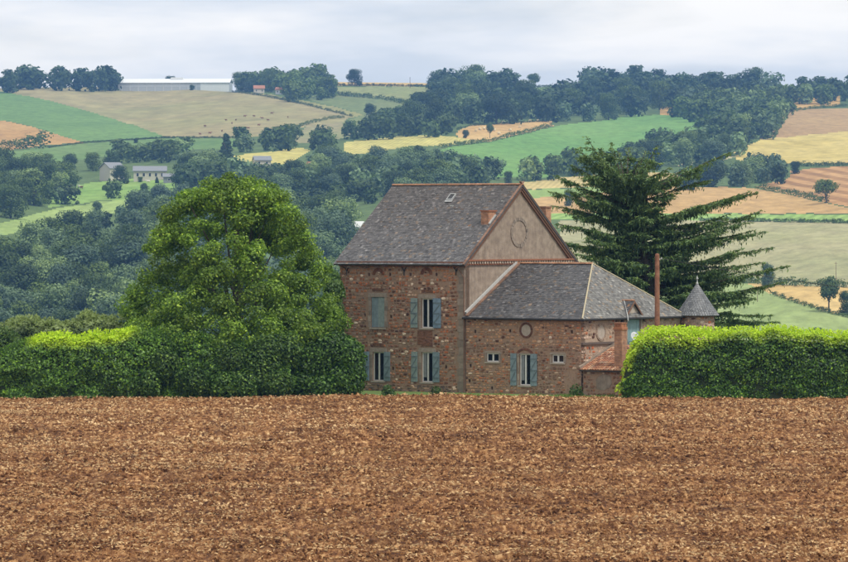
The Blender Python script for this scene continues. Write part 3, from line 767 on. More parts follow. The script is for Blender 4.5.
for lab, pts, h in HEDGES:
    h = h*KF
    parts = []
    for (x0, y0), (x1, y1) in zip(pts[:-1], pts[1:]):
        p0, p1 = ground_at(x0, y0), ground_at(x1, y1)
        n = max(2, int(abs(x1-x0)*float(depth(x0, y0))/F/(h*.38)))
        for k in range(n):
            tt = (k+rng_h.random()*.8)/n; x, y = x0+(x1-x0)*tt, y0+(y1-y0)*tt
            p = ground_at(x, y); hh = h*rng_h.uniform(.6, 1.35)
            _, V, Fq, C = LITE[int(rng_h.integers(4))]
            sel = np.arange(int(rng_h.integers(3)), len(Fq), 4); f = Fq[sel]; u, inv = np.unique(f, return_inverse=True)
            q = V[u]*np.array([hh*1.3, hh*1.3, hh])*1.0 + np.array([p.x, p.y, p.z-.1])
            parts.append((q, inv.reshape(-1, 4), C[u]))
    v, f, c = merge(parts)
    o = link('hedgerow', mesh_np('hedgerow', v, f, c), M_far); tag(o, lab, 'hedge', kind='stuff' if h > 5 else None)

# ================================================================== the house
TH = R(36); CT, ST = math.cos(TH), math.sin(TH)
C0 = Wp(465, 0, 290); C0.z = 0
LM, WM = 9.64, 11.8            # main block: facade length, gable width
LA, WA = 8.62, 11.0            # annex: front length, depth
EM, RM = 8.05, 12.72           # main eaves and ridge height
EA, RA = 4.66, 7.76            # annex eaves and ridge height
HM = Matrix.Translation(C0) @ Matrix.Rotation(-TH, 4, 'Z'); HI = HM.inverted()
CAM = Vector((0, 0, HC))
def ray(px, py):
    o = HI @ CAM; d = (HI @ Wp(px, py, 300)) - o
    return o, d
def front(px, py, y=0.0):
    o, d = ray(px, py); k = (y-o.y)/d.y; p = o+d*k; return p.x, p.z
def side(px, py, x=0.0):
    o, d = ray(px, py); k = (x-o.x)/d.x; p = o+d*k; return p.y, p.z
def on_plane(px, py, p0, n):
    o, d = ray(px, py); n = Vector(n); k = (Vector(p0)-o).dot(n)/d.dot(n); return o+d*k
def house_root(name): return empty(name, C0, -TH)

STONE_PAL = [((.09,.047,.034), 3), ((.16,.082,.055), 4), ((.23,.10,.055), 5), ((.30,.13,.068), 4), ((.19,.14,.11), 4), ((.26,.20,.155), 3), ((.36,.24,.17), 3), ((.44,.32,.24), 2), ((.54,.45,.37), 1.0), ((.34,.115,.055), 3)]
_pw = np.array([w for _, w in STONE_PAL]); _pw = _pw/_pw.sum(); _pc = np.array([c for c, _ in STONE_PAL])*np.array([1.42, 1.36, 1.3])

class Plane:
    """a wall plane in house coordinates: u along it, v up, n outwards"""
    def __init__(s, O, U, N): s.O, s.U, s.N = Vector(O), Vector(U).normalized(), Vector(N).normalized()
    def p(s, u, v, off=0.0): return s.O + s.U*u + Vector((0, 0, v)) + s.N*off

def wall_sheet(mb, pl, u0, u1, v0, v1, holes, reveal=.22, thick=.45, top=None):
    us = sorted({u0, u1} | {h[0] for h in holes} | {h[1] for h in holes}); vs = sorted({v0, v1} | {h[2] for h in holes} | {h[3] for h in holes})
    for a, b_ in zip(us[:-1], us[1:]):
        for c, d in zip(vs[:-1], vs[1:]):
            um, vm = (a+b_)/2, (c+d)/2
            if any(h[0] < um < h[1] and h[2] < vm < h[3] for h in holes): continue
            mb.add([pl.p(a, c), pl.p(b_, c), pl.p(b_, d), pl.p(a, d)], [(0, 1, 2, 3)])
    for (a, b_, c, d) in holes:
        for (ua, va), (ub, vb) in (((a, c), (b_, c)), ((b_, c), (b_, d)), ((b_, d), (a, d)), ((a, d), (a, c))):
            mb.add([pl.p(ua, va), pl.p(ub, vb), pl.p(ub, vb, -reveal), pl.p(ua, va, -reveal)], [(0, 3, 2, 1)])
        mb.add([pl.p(a, c, -reveal), pl.p(b_, c, -reveal), pl.p(b_, d, -reveal), pl.p(a, d, -reveal)], [(0, 1, 2, 3)])
    # back and edges
    q = [pl.p(u0, v0), pl.p(u1, v0), pl.p(u1, v1), pl.p(u0, v1)]; r_ = [pl.p(u0, v0, -thick), pl.p(u1, v0, -thick), pl.p(u1, v1, -thick), pl.p(u0, v1, -thick)]
    mb.add(q + r_, [(4, 7, 6, 5), (0, 4, 5, 1), (1, 5, 6, 2), (2, 6, 7, 3), (3, 7, 4, 0)])

def rubble(pl, u0, u1, v0, v1, skip, rng, hmean=.2, wmean=.3, tone=None):
    """irregular stones proud of the mortar: arrays of triangles"""
    V, Fc, C = [], [], []; n = 0
    v = v0
    while v < v1 - .06:
        h = min(hmean*rng.uniform(.65, 1.4), v1-v); u = u0 - rng.random()*.1
        while u < u1 - .05:
            w = wmean*rng.uniform(.5, 1.55)
            a, b_ = max(u, u0), min(u+w, u1); u += w
            hh = h*rng.uniform(.75, 1.12); vv = v + rng.normal()*.02
            if b_-a < .07: continue
            cu, cv = (a+b_)/2, vv+hh/2
            if rng.random() < .07: continue
            if any(s[0]-.02 < cu+(b_-a)*.4 and s[1]+.02 > cu-(b_-a)*.4 and s[2]-.02 < cv+hh*.4 and s[3]+.02 > cv-hh*.4 for s in skip): continue
            g = .015
            hw, hv = (b_-a)/2-g, hh/2-g
            if hw < .03 or hv < .025: continue
            ring = []
            k = 7
            for j in range(k):
                an = 2*math.pi*(j+.5)/k + rng.normal()*.1
                cx, cy = math.cos(an), math.sin(an); q = max(abs(cx), abs(cy))**.72
                rr = rng.uniform(.86, 1.06)
                ring.append((cu + cx/q*hw*rr, min(max(cv + cy/q*hv*rr, v0), v1)))
            pro = rng.uniform(.012, .045)
            base = [pl.p(a_, b2, -.01) for a_, b2 in ring]
            topr = [pl.p(cu+(a_-cu)*.8, cv+(b2-cv)*.8, pro*rng.uniform(.7, 1.1)) for a_, b2 in ring]
            V += [tuple(x) for x in base] + [tuple(x) for x in topr] + [tuple(pl.p(cu, cv, pro*1.15))]
            for j in range(k):
                j2 = (j+1) % k
                Fc += [(n+j, n+j2, n+k+j2), (n+j, n+k+j2, n+k+j), (n+k+j, n+k+j2, n+2*k)]
            if tone is not None and rng.random() < .6: c = np.array(tone(cu, cv))*rng.uniform(.7, 1.3)
            else: c = _pc[rng.choice(len(_pc), p=_pw)]*rng.uniform(.8, 1.2)
            C += [tuple(c)]*(2*k+1); n += 2*k+1
        v += h
    return np.array(V), np.array(Fc), np.array(C)

def slate_field(o, U, S, N, poly, rng, w=.21, ex=.16, cols=((.085,.085,.092), (.17,.17,.178)), lift=.0):
    """rows of slates on a roof plane; poly in (u,s); returns arrays of quads"""
    o, U, S, N = map(lambda q: np.array(q, float), (o, U, S, N))
    ss = [p[1] for p in poly]; s = min(ss); row = 0
    V, C = [], []
    while s < max(ss) - .03:
        # span of the polygon at this row
        sm = s + ex*.5; xs = []
        for i in range(len(poly)):
            (a, b_), (c, d) = poly[i], poly[(i+1) % len(poly)]
            if (b_ > sm) != (d > sm): xs.append(a + (c-a)*(sm-b_)/(d-b_))
        if len(xs) >= 2:
            lo, hi = min(xs), max(xs); u = lo - (row % 2)*w*.5 - rng.random()*.04
            while u < hi:
                ww = w*rng.uniform(.82, 1.15); a, b_ = max(u+.004, lo), min(u+ww-.004, hi); u += ww
                if b_-a < .03: continue
                s0, s1 = s + rng.normal()*.008, s+ex*1.05
                l0 = .009+lift+rng.random()*.008; l1 = .004+lift
                sk = rng.normal()*.006
                P = [o+U*a+S*(s0+sk)+N*l0, o+U*b_+S*(s0-sk)+N*l0, o+U*b_+S*s1+N*l1, o+U*a+S*s1+N*l1, o+U*a+S*(s0+sk)+N*(lift-.012), o+U*b_+S*(s0-sk)+N*(lift-.012)]
                V += P
                k = rng.random(); c = np.array(cols[0])*(1-k)+np.array(cols[1])*k
                if rng.random() < .06: c = c*np.array([1.5, 1.2, .9])
                c = c*np.array((.66, .645, .63))
                if rng.random() < .08: c = c*rng.uniform(1.3, 1.9)
                if rng.random() < .12: c = c*.62
                C += [c]*6
        s += ex; row += 1
    n = len(V)//6; b = 6*np.arange(n)[:, None]
    Fq = np.concatenate([b+np.array([0, 1, 2, 3]), b+np.array([4, 5, 1, 0]), b+np.array([4, 0, 3, 3])[:4]], 0)
    Fq = np.concatenate([b+np.array([0, 1, 2, 3]), b+np.array([4, 5, 1, 0])], 0)
    return np.array(V), Fq, np.array(C)

def make_window(parent, pl, u0, u1, v0, v1, inset=.16, leaves_=2, mid=False, curtain=False):
    f = MB(); t_ = .065
    def bar(a, b_, c, d, o0=-inset, o1=-inset+.06): f.prism([pl.p(a, c, o0), pl.p(b_, c, o0), pl.p(b_, d, o0), pl.p(a, d, o0)], pl.N*(o1-o0))
    bar(u0, u1, v0, v0+t_); bar(u0, u1, v1-t_, v1); bar(u0, u0+t_, v0+t_, v1-t_); bar(u1-t_, u1, v0+t_, v1-t_)
    um = (u0+u1)/2
    bar(um-.05, um+.05, v0+t_, v1-t_, -inset+.002, -inset+.075)
    w = f.build('window', M_white, parent)
    for a, b_ in ((u0+t_, um-.05), (um+.05, u1-t_)):
        q = MB(); q.prism([pl.p(a, v0+t_, -inset+.012), pl.p(b_, v0+t_, -inset+.012), pl.p(b_, v1-t_, -inset+.012), pl.p(a, v1-t_, -inset+.012)], pl.N*.012)
        q.build('pane', M_glass, w)
    if curtain:
        q = MB(); n = 10; a, b_ = u0+t_, um-.12
        for i in range(n):
            ua, ub = a+(b_-a)*i/n, a+(b_-a)*(i+1)/n; oo = -inset+.028+.012*(i % 2)
            q.prism([pl.p(ua, v0+.3, oo), pl.p(ub, v0+.3, oo), pl.p(ub, v1-t_, oo), pl.p(ua, v1-t_, oo)], pl.N*.004)
        q.build('curtain', M_curtain, w)
    s = MB(); s.prism([pl.p(u0-.1, v0-.09, -.1), pl.p(u1+.1, v0-.09, -.1), pl.p(u1+.1, v0-.005, -.1), pl.p(u0-.1, v0-.005, -.1)], pl.N*.19, (.42,.36,.30))
    s.build('sill', M_quoin, w)
    return w

def make_shutter(parent, pl, u0, u1, v0, v1, off=.05, turn=0.0, hinge='l', brace=True, name='shutter', mat=None):
    """boards with a Z brace; turn swings it about its hinge edge"""
    b_ = MB(); n = 4; w = u1-u0
    for i in range(n):
        a, c = u0+w*i/n+.004, u0+w*(i+1)/n-.004
        b_.prism([pl.p(a, v0, off), pl.p(c, v0, off), pl.p(c, v1, off), pl.p(a, v1, off)], pl.N*(.026+.004*(i % 2)))
    z = MB(); o2 = off+.031; h = v1-v0
    z.prism([pl.p(u0+.01, v0+h*.12, o2), pl.p(u1-.01, v0+h*.12, o2), pl.p(u1-.01, v0+h*.12+.08, o2), pl.p(u0+.01, v0+h*.12+.08, o2)], pl.N*.022)
    z.prism([pl.p(u0+.01, v0+h*.46, o2), pl.p(u1-.01, v0+h*.46, o2), pl.p(u1-.01, v0+h*.46+.08, o2), pl.p(u0+.01, v0+h*.46+.08, o2)], pl.N*.022)
    z.prism([pl.p(u0+.01, v0+h*.82, o2), pl.p(u1-.01, v0+h*.82, o2), pl.p(u1-.01, v0+h*.82+.08, o2), pl.p(u0+.01, v0+h*.82+.08, o2)], pl.N*.022)
    for c, d in ((.13, .44), (.48, .80)):
        z.prism([pl.p(u0+.02, v0+h*c+.06, o2), pl.p(u0+.1, v0+h*c+.06, o2), pl.p(u1-.02, v0+h*d, o2), pl.p(u1-.1, v0+h*d, o2)], pl.N*.02)
    if turn:
        piv = pl.p(u0 if hinge == 'l' else u1, 0, off)
        M = Matrix.Translation(piv) @ Matrix.Rotation(turn, 4, 'Z') @ Matrix.Translation(-piv)
        for mm in (b_, z): mm.v = [tuple(M @ Vector(q)) for q in mm.v]
    s = b_.build(name, mat or M_blue, parent)
    if brace: z.build('brace', M_brace, s)
    return s

def surround(parent, pl, u0, u1, v0, v1, rng, lintel=.26, jamb=.16):
    m = MB()
    cols = [(.33,.27,.22), (.27,.22,.18), (.36,.29,.23)]
    m.prism([pl.p(u0-jamb-.08, v1, .002), pl.p(u1+jamb+.08, v1, .002), pl.p(u1+jamb+.02, v1+lintel, .002), pl.p(u0-jamb-.02, v1+lintel, .002)], pl.N*.035, cols[0])
    v = v0
    i = 0
    while v < v1-.02:
        h = min(rng.uniform(.28, .45), v1-v)
        for a, b_ in ((u0-jamb-rng.random()*.1, u0), (u1, u1+jamb+rng.random()*.1)):
            m.prism([pl.p(a, v+.006, .002), pl.p(b_, v+.006, .002), pl.p(b_, v+h-.006, .002), pl.p(a, v+h-.006, .002)], pl.N*(.02+.012*rng.random()), tuple(np.array(cols[i % 3])*rng.uniform(.8, 1.1)))
            i += 1
        v += h
    return m.build('stone_surround', M_quoin, parent)

def ring(pl, cu, cv, r0, r1, off, proud, n, rng, cols):
    """radial bricks round an opening"""
    m = MB()
    for k in range(n):
        a0, a1 = 2*math.pi*(k+.06)/n, 2*math.pi*(k+.94)/n
        pts = [pl.p(cu+r*math.cos(a), cv+r*math.sin(a), off) for r, a in ((r0, a0), (r1, a0), (r1, a1), (r0, a1))]
        m.prism(pts, pl.N*(proud*rng.uniform(.7, 1.2)), tuple(np.array(cols)*rng.uniform(.7, 1.25)))
    return m
def disc(pl, cu, cv, r, off, th, n=28, col=None):
    m = MB(); m.prism([pl.p(cu+r*math.cos(2*math.pi*k/n), cv+r*math.sin(2*math.pi*k/n), off) for k in range(n)], pl.N*th, col); return m

rngb = np.random.default_rng(42)
BR = (.18,.08,.05)

# ---------------------------------------------------------------- main block
house = house_root('stone_house')
tag(house, 'tall rubble stone house with steep slate roof and blue shutters', 'house')
FP = Plane((0, 0, 0), (1, 0, 0), (0, -1, 0))       # facade
GP = Plane((0, 0, 0), (0, 1, 0), (1, 0, 0))        # gable side
def fr(px0, px1, py0, py1, y=0.0):
    a, b_ = front(px0, (py0+py1)/2, y)[0], front(px1, (py0+py1)/2, y)[0]
    pm = (px0+px1)/2
    return a, b_, front(pm, py1, y)[1], front(pm, py0, y)[1]
w1 = fr(371.2, 384.6, 297, 327.5); w2 = fr(421.4, 433.2, 298.5, 328)
w3 = fr(372.8, 384, 352, 381); w4 = fr(421.6, 432.8, 352.2, 382.2)
wins = [w1, w2, w3, w4]
putlog = [front(x, y) for x, y in ((369,274.5),(390,274.5),(410.5,274.5),(436.5,274.5),(364.8,315),(346.5,314.5),(391,316.5),(393,368.5),(470-24,367))]
holes = wins + [(u-.075, u+.075, v-.1, v+.1) for u, v in putlog]
mb = MB(); wall_sheet(mb, FP, -LM, 0, -.6, EM-.3, holes)
wall = mb.build('wall', M_mortar, house)
tag(wall, 'mortared front wall under the stones')
# skip boxes for the stones
b1, b2 = front(417.5, 337), front(432.5, 337)
panel = (b1[0], b2[0], front(425, 345)[1], front(425, 330)[1])
arch = [front(378.5, 273.5), front(426.5, 273)]
sk = [(a-.24, b_+.24, c-.05, d+.27) for a, b_, c, d in wins] + [(u-.08, u+.08, v-.11, v+.11) for u, v in putlog] + [panel, (-.52, 0, -1, 20)]
sk += [(u-.3, u+.3, v-.22, v+.42) for u, v in arch]
V, Fc, C = rubble(FP, -LM, -.5, -.3, EM-.32, sk, rngb, .165, .24, tone=lambda u, v: (.40,.19,.10) if v > 7.0 or (u < -LM+.9 and 6.2 < v < 6.7) or v < 1.5 else _pc[rngb.choice(len(_pc), p=_pw)])
o = link('stonework', mesh_np('stonework', V, Fc, C), M_stone, wall); tag(o, 'mixed brown and rust rubble stones of the facade', kind='stuff')
# brick panel between the two windows, arched brick niches
m = MB()
v = panel[2]; r_ = 0
while v < panel[3]-.03:
    u = panel[0] - (r_ % 2)*.11
    while u < panel[1]:
        a, b_ = max(u, panel[0]), min(u+.21, panel[1]); u += .22
        if b_-a > .04: m.prism([FP.p(a, v, 0), FP.p(b_, v, 0), FP.p(b_, v+.062, 0), FP.p(a, v+.062, 0)], FP.N*rngb.uniform(.012, .03), tuple(np.array((.25,.125,.078))*rngb.uniform(.65, 1.25)))
    v += .075; r_ += 1
o = m.build('brick_panel', M_brick, wall)
for u, v in arch:
    m = MB()
    for k in range(7):
        a0, a1 = math.pi*(k+.05)/7, math.pi*(k+.95)/7
        m.prism([FP.p(u+r*math.cos(a), v-.1+r*math.sin(a), 0) for r, a in ((.26, a0), (.46, a0), (.46, a1), (.26, a1))], FP.N*.04, tuple(np.array(BR)*rngb.uniform(.7, 1.2)))
    m.build('brick_arch', M_brick, wall)
    Vs, Fs, Cs = rubble(FP, u-.25, u+.25, v-.2, v+.1, [], rngb, .15, .2)
    if len(Vs): o = link('arch_infill', mesh_np('arch_infill', Vs, Fs, Cs), M_stone, wall); o['kind'] = 'stuff'
# relieving arches (short dark shadow gaps over the ground floor windows)
for wv in (w3, w4, w1, w2):
    m = MB(); uc = (wv[0]+wv[1])/2; v = wv[3]+.33
    for k in range(6):
        a = -.42+.84*k/6
        m.prism([FP.p(uc+a+.01, v+.05*math.cos(a*2.5), 0), FP.p(uc+a+.13, v+.05*math.cos((a+.14)*2.5), 0), FP.p(uc+a+.13, v+.17+.05*math.cos((a+.14)*2.5), 0), FP.p(uc+a+.01, v+.17+.05*math.cos(a*2.5), 0)], FP.N*.045, tuple(np.array((.2,.10,.06))*rngb.uniform(.7, 1.2)))
    m.build('relieving_arch', M_brick, wall)
for u, v in putlog:
    m = MB(); m.prism([FP.p(u-.073, v-.098, -.2), FP.p(u+.073, v-.098, -.2), FP.p(u+.073, v+.098, -.2), FP.p(u-.073, v+.098, -.2)], FP.N*.012)
    m.build('putlog_hole', M_hole, wall)
for wv in wins: surround(house, FP, *wv, rngb)
make_window(house, FP, *w2, curtain=False)
make_window(house, FP, *w3); make_window(house, FP, *w4, curtain=True)
# shutters
hw = (w1[1]-w1[0])/2
make_shutter(house, FP, w1[0]+.01, w1[0]+hw-.005, w1[2]+.02, w1[3]-.02, -.06, brace=False)
make_shutter(house, FP, w1[0]+hw+.005, w1[1]-.01, w1[2]+.02, w1[3]-.02, -.045, brace=False, mat=M_green)
s_ = MB(); s_.prism([FP.p(w1[0]-.1, w1[2]-.1, -.1), FP.p(w1[1]+.1, w1[2]-.1, -.1), FP.p(w1[1]+.1, w1[2]-.005, -.1), FP.p(w1[0]-.1, w1[2]-.005, -.1)], FP.N*.19, (.40,.34,.28)); s_.build('sill', M_quoin, house)
for wv, lw, rw in ((w2, (411.2, 418.2), (433.6, 441.5)), (w3, (363, 369.8), (384.4, 390.8)), (w4, (411.8, 418.2), (433.2, 440))):
    vm = 1
    for q in (lw, rw):
        py = 340
        a, b_ = front(q[0], py)[0], front(q[1], py)[0]
        make_shutter(house, FP, a, b_, wv[2]+.01, wv[3]+.02, .055, mat=M_blue2 if (q[0] in (363, 433.6)) else (M_green if q[0] in (411.2, 411.8) else M_blue))
# quoin pilaster at the near corner
v = -.3; k = 0
while v < EM-.34:
    h = rngb.uniform(.38, .5); h = min(h, EM-.34-v); w_ = .44+.08*(k % 2)
    m = MB(); m.prism([FP.p(-w_, v+.006, 0), FP.p(.02, v+.006, 0), FP.p(.02, v+h-.006, 0), FP.p(-w_, v+h-.006, 0)], FP.N*(.06+.015*(k % 2)), tuple(np.array((.27,.215,.17))*rngb.uniform(.8, 1.15)))
    m.build('quoin', M_quoin, house); v += h; k += 1
# plinth
m = MB(); m.prism([FP.p(-LM, -.6), FP.p(-.53, -.6), FP.p(-.53, .42), FP.p(-LM, .42)], FP.N*.06); pl_ = m.build('plinth', M_mortar, house)
PL2 = Plane((0, -.06, 0), (1, 0, 0), (0, -1, 0))
V, Fc, C = rubble(PL2, -LM, -.54, -.3, .41, [], rngb, .17, .3, tone=lambda u, v: (.15,.115,.095))
o = link('plinth_stones', mesh_np('plinth_stones', V, Fc, C), M_stone, pl_); o['kind'] = 'stuff'
# gable wall, plastered
m = MB()
prof = [(0, -.6), (WM, -.6), (WM, EM+.12), (WM/2, RM-.1), (0, EM+.12)]
m.prism([GP.p(u, v, -.45) for u, v in prof], GP.N*.45)
gable = m.build('gable_wall', M_plaster, house); tag(gable, 'beige plastered gable wall')
for uo in (0,):     # the other end of the block and its back wall
    m = MB(); m.prism([(-LM, u, v) for u, v in prof], (.45, 0, 0)); m.build('far_gable_wall', M_mortar, house)
    m = MB(); m.box((-LM+.46, WM-.45, -.6), (-.46, WM, EM-.1)); m.build('back_wall', M_mortar, house)
# round medallion on the gable
gc = side(519, 232.3); gr = .80
ring(GP, gc[0], gc[1], gr-.06, gr+.14, 0, .05, 26, rngb, (.23,.19,.155)).build('medallion_ring', M_quoin, gable)
disc(GP, gc[0], gc[1], gr-.08, -.002, .012, 28, None).build('medallion', M_plaster, gable)
# cornices: stepped brick courses with dentils
def cornice(parent, pl, u0, u1, vtop, courses=3, step=.07, h=.11, dent=.13):
    m = MB()
    for c in range(courses):
        v = vtop-h*(courses-c); d = step*(c+1)
        m.prism([pl.p(u0, v+h*.62, 0), pl.p(u1, v+h*.62, 0), pl.p(u1, v+h*.995, 0), pl.p(u0, v+h*.995, 0)], pl.N*(d-.004), tuple(np.array((.30,.125,.065))))
        u = u0 + (c % 2)*dent*.5
        while u < u1-dent*.5:
            m.prism([pl.p(u, v, 0), pl.p(u+dent*.6, v, 0), pl.p(u+dent*.6, v+h*.61, 0), pl.p(u, v+h*.61, 0)], pl.N*(d-.012), tuple(np.array((.29,.12,.065))*rngb.uniform(.65, 1.3)))
            u += dent
    o = m.build('cornice', M_brick, parent); return o
cornice(house, FP, -LM-.05, .05, EM-.03, 3, .10, .105)
# dentil band at the gable foot
m = MB(); u = .0
vb = EM-.22
m.prism([GP.p(-.1, vb, 0), GP.p(WM+.1, vb, 0), GP.p(WM+.1, vb+.07, 0), GP.p(-.1, vb+.07, 0)], GP.N*.10, (.25,.105,.06))
m.prism([GP.p(-.1, vb+.23, 0), GP.p(WM+.1, vb+.23, 0), GP.p(WM+.1, vb+.33, 0), GP.p(-.1, vb+.33, 0)], GP.N*.2, (.27,.12,.07))
while u < WM:
    m.prism([GP.p(u, vb+.075, 0), GP.p(u+.15, vb+.075, 0), GP.p(u+.15, vb+.225, 0), GP.p(u, vb+.225, 0)], GP.N*.15, tuple(np.array((.42,.34,.27))*rngb.uniform(.7, 1.2))); u += .27
m.build('gable_cornice', M_brick, house)

# main roof
ov, ovg = .40, .22            # eaves and verge overhang
pitch = math.atan2(RM-EM, WM/2); cp, sp = math.cos(pitch), math.sin(pitch)
Sf = Vector((0, cp, sp)); Nf = Vector((0, -sp, cp))
sl = (WM/2+ov)/cp
eo = Vector((-LM-ovg, -ov, EM-ov*sp/cp+.12))
roof = MB()
lu = LM+2*ovg
roof.prism([eo-Nf*.1, eo+Vector((lu, 0, 0))-Nf*.1, eo+Vector((lu, 0, 0))+Sf*sl-Nf*.1, eo+Sf*sl-Nf*.1], Nf*.1)
eb = Vector((-LM-ovg, WM+ov, eo.z)); Sb = Vector((0, -cp, sp)); Nb = Vector((0, sp, cp))
roof.prism([eb-Nb*.1, eb+Sb*(sl-.005)-Nb*.1, eb+Vector((lu, 0, 0))+Sb*(sl-.005)-Nb*.1, eb+Vector((lu, 0, 0))-Nb*.1], Nb*.1)
rf = roof.build('roof', M_slatep, house); tag(rf, 'steep grey slate roof with orange lichen')
V, Fq, C = slate_field(eo, (1, 0, 0), Sf, Nf, [(0, 0), (lu, 0), (lu, sl), (0, sl)], rngb)
# older slates near the ridge are browner, those near the eaves pale with dust
s_rel = np.clip((V[:, 2]-eo.z)/(RM-EM), 0, 1); C = C*(1.22-.42*s_rel)[:, None]*np.stack([1+.10*s_rel, 1+.01*s_rel, 1-.06*s_rel], -1)
o = link('slates', mesh_np('slates', V, Fq, C), M_slate, rf); tag(o, 'rows of worn grey slates', kind='stuff')
V, Fq, C = slate_field(eb, (1, 0, 0), Sb, Nb, [(0, 0), (lu, 0), (lu, sl), (0, sl)], rngb, .3, .24)
o = link('slates', mesh_np('slates', V, Fq, C), M_slate, rf); o['kind'] = 'stuff'
# ridge tiles
def ridge_tiles(parent, a, b_, r=.11, step=.42, col=(.34,.18,.105)):
    a, b_ = Vector(a), Vector(b_); d = (b_-a); ln = d.length; d.normalize(); n = max(1, int(ln/step))
    w = d.cross(Vector((0, 0, 1))).normalized(); up = w.cross(d)
    for k in range(n):
        m = MB(); p0, p1 = a+d*(ln*k/n), a+d*(ln*(k+1)/n+.03)
        vs, fs = [], []
        for q, rr in ((p0, r*1.06), (p1, r*.94)):
            for j in range(7):
                an = math.pi*j/6; vs.append(q + w*math.cos(an)*rr + up*(math.sin(an)*rr*.8))
        for j in range(6): fs.append((j, j+1, 7+j+1, 7+j))
        fs += [tuple(range(7)), tuple(range(7, 14))[::-1]]
        m.add(vs, fs, tuple(np.array(col)*rngb.uniform(.7, 1.25)))
        m.build('ridge_tile', M_tile, parent)
rz_ = eo.z+sl*sp
ridge_tiles(rf, (-LM-ovg, WM/2, rz_-.02), (ovg, WM/2, rz_-.02))
# verge: brick rake moulding under the roof edge and verge tiles
for S_, e_, nm in ((Sf, eo, 0), (Sb, eb, 1)):
    e2 = Vector((0, e_.y, e_.z)); n_ = Nf if nm == 0 else Nb
    m = MB()
    m.prism([e2+S_*.1-n_*.34, e2+S_*(sl-.02)-n_*.34, e2+S_*(sl-.02)-n_*.105, e2+S_*.1-n_*.105], (.12, 0, 0), (.19,.105,.07))
    m.prism([e2+S_*.1-n_*.22, e2+S_*(sl-.01)-n_*.22, e2+S_*(sl-.01)-n_*.103, e2+S_*.1-n_*.103], (.18, 0, 0), (.15,.085,.058))
    m.build('verge_moulding', M_brick, rf)
    m = MB(); k = 0; s = 0.0
    while s < sl-.1:
        c = e2+Vector((ovg, 0, 0))+S_*(s+.19)
        m.obox(c+n_*.02-Vector((.06, 0, 0)), (.075, 0, 0), S_*.19, n_*.02, tuple(np.array((.20,.12,.085))*rngb.uniform(.6, 1.3))); s += .36
    o = m.build('verge_tiles', M_tile, rf); o['kind'] = 'stuff'
# downpipe at the pilaster
m = MB(); m.tube([(-.3, -.36, EM-.35), (-.25, -.2, EM-.6), (.03, -.14, EM-1.0), (.03, -.14, 0)], .04, 8); m.build('downpipe', M_wood, house)
# skylight on the front slope
p = on_plane(449.5, 200.5, eo, Nf)
m = MB()
U_ = Vector((1, 0, 0))
m.obox(p+Nf*.06, U_*.22, Sf*.03, Nf*.06); m.obox(p+Sf*.56+Nf*.06, U_*.22, Sf*.03, Nf*.06)
m.obox(p+Sf*.28-U_*.2+Nf*.06, U_*.02, Sf*.25, Nf*.055); m.obox(p+Sf*.28+U_*.2+Nf*.06, U_*.02, Sf*.25, Nf*.055)
m.obox(p-Sf*.1+Nf*.05, U_*.27, Sf*.09, Nf*.02)
skl = m.build('skylight', M_zinc, rf)
m = MB(); m.obox(p+Sf*.28+Nf*.07, U_*.18, Sf*.24, Nf*.012); m.build('pane', M_glass, skl)
# short brick chimney on the front slope and a stump behind the ridge
p = on_plane(488, 224, eo, Nf); p.x = min(p.x, -.42)
m = MB(); m.box((p.x-.28, p.y-.05, p.z-.3), (p.x+.28, p.y+.75, p.z+.78)); ch = m.build('chimney', M_chim, rf)
m = MB(); m.box((p.x-.34, p.y-.11, p.z+.78), (p.x+.34, p.y+.81, p.z+.86), (.30,.13,.075)); m.build('chimney_cap', M_brick, ch)
m = MB(); m.obox((p.x+.33, p.y+.3, p.z+.27), (.05, 0, 0), Sf*.45, Nf*.06); m.build('chimney_flashing', M_lead, ch)
_y, _z = side(544.5, 207.5, -.95); q = Vector((-.95, _y, _z))
m = MB(); m.box((q.x-.3, q.y-.3, q.z-1.6), (q.x+.3, q.y+.3, q.z)); c2 = m.build('chimney', M_chim, rf)
m = MB(); m.box((q.x-.36, q.y-.36, q.z), (q.x+.36, q.y+.36, q.z+.08), (.28,.16,.11)); m.build('chimney_cap', M_brick, c2)
# iron wall anchors, Y shaped
for px in (347.5, 404.8, 457):
    u, v = front(px, 270.5)
    m = MB(); off = .09 if px < 450 else .13
    m.tube([FP.p(u, v-.3, off), FP.p(u, v, off)], .03, 6); m.tube([FP.p(u, v, off), FP.p(u-.17, v+.2, off)], .03, 6); m.tube([FP.p(u, v, off), FP.p(u+.17, v+.2, off)], .03, 6)
    m.tube([FP.p(u, v, -.05), FP.p(u, v, off+.02)], .045, 6)
    m.build('wall_anchor', M_iron, house)

# ---------------------------------------------------------------- annex
annex = house_root('stone_annex'); tag(annex, 'low rubble stone wing with hipped slate roof joined to the gable', 'house')
AP = Plane((0, 0, 0), (1, 0, 0), (0, -1, 0)); SP = Plane((LA, 0, 0), (0, 1, 0), (1, 0, 0))
d1 = fr(519.4, 530.6, 354, 385.4); a1 = fr(486.6, 499, 353.2, 361.8); a2 = fr(552, 563.8, 354.6, 362.8)
oc = front(526.2, 330.3)
ph = [front(x, y) for x, y in ((475.2,331.5),(510,330.8),(571.8,331.7),(470.5,365.5),(469.5,381),(492,388))]
ho = [d1, a1, a2] + [(u-.075, u+.075, v-.1, v+.1) for u, v in ph]
m = MB(); wall_sheet(m, AP, .04, LA, -.6, EA-.02, ho); aw = m.build('wall', M_mortar, annex)
sk = [(d1[0]-.2, d1[1]+.2, d1[2]-.05, d1[3]+.24)] + [(a-.14, b_+.14, c-.1, d+.16) for a, b_, c, d in (a1, a2)] + [(u-.08, u+.08, v-.11, v+.11) for u, v in ph]
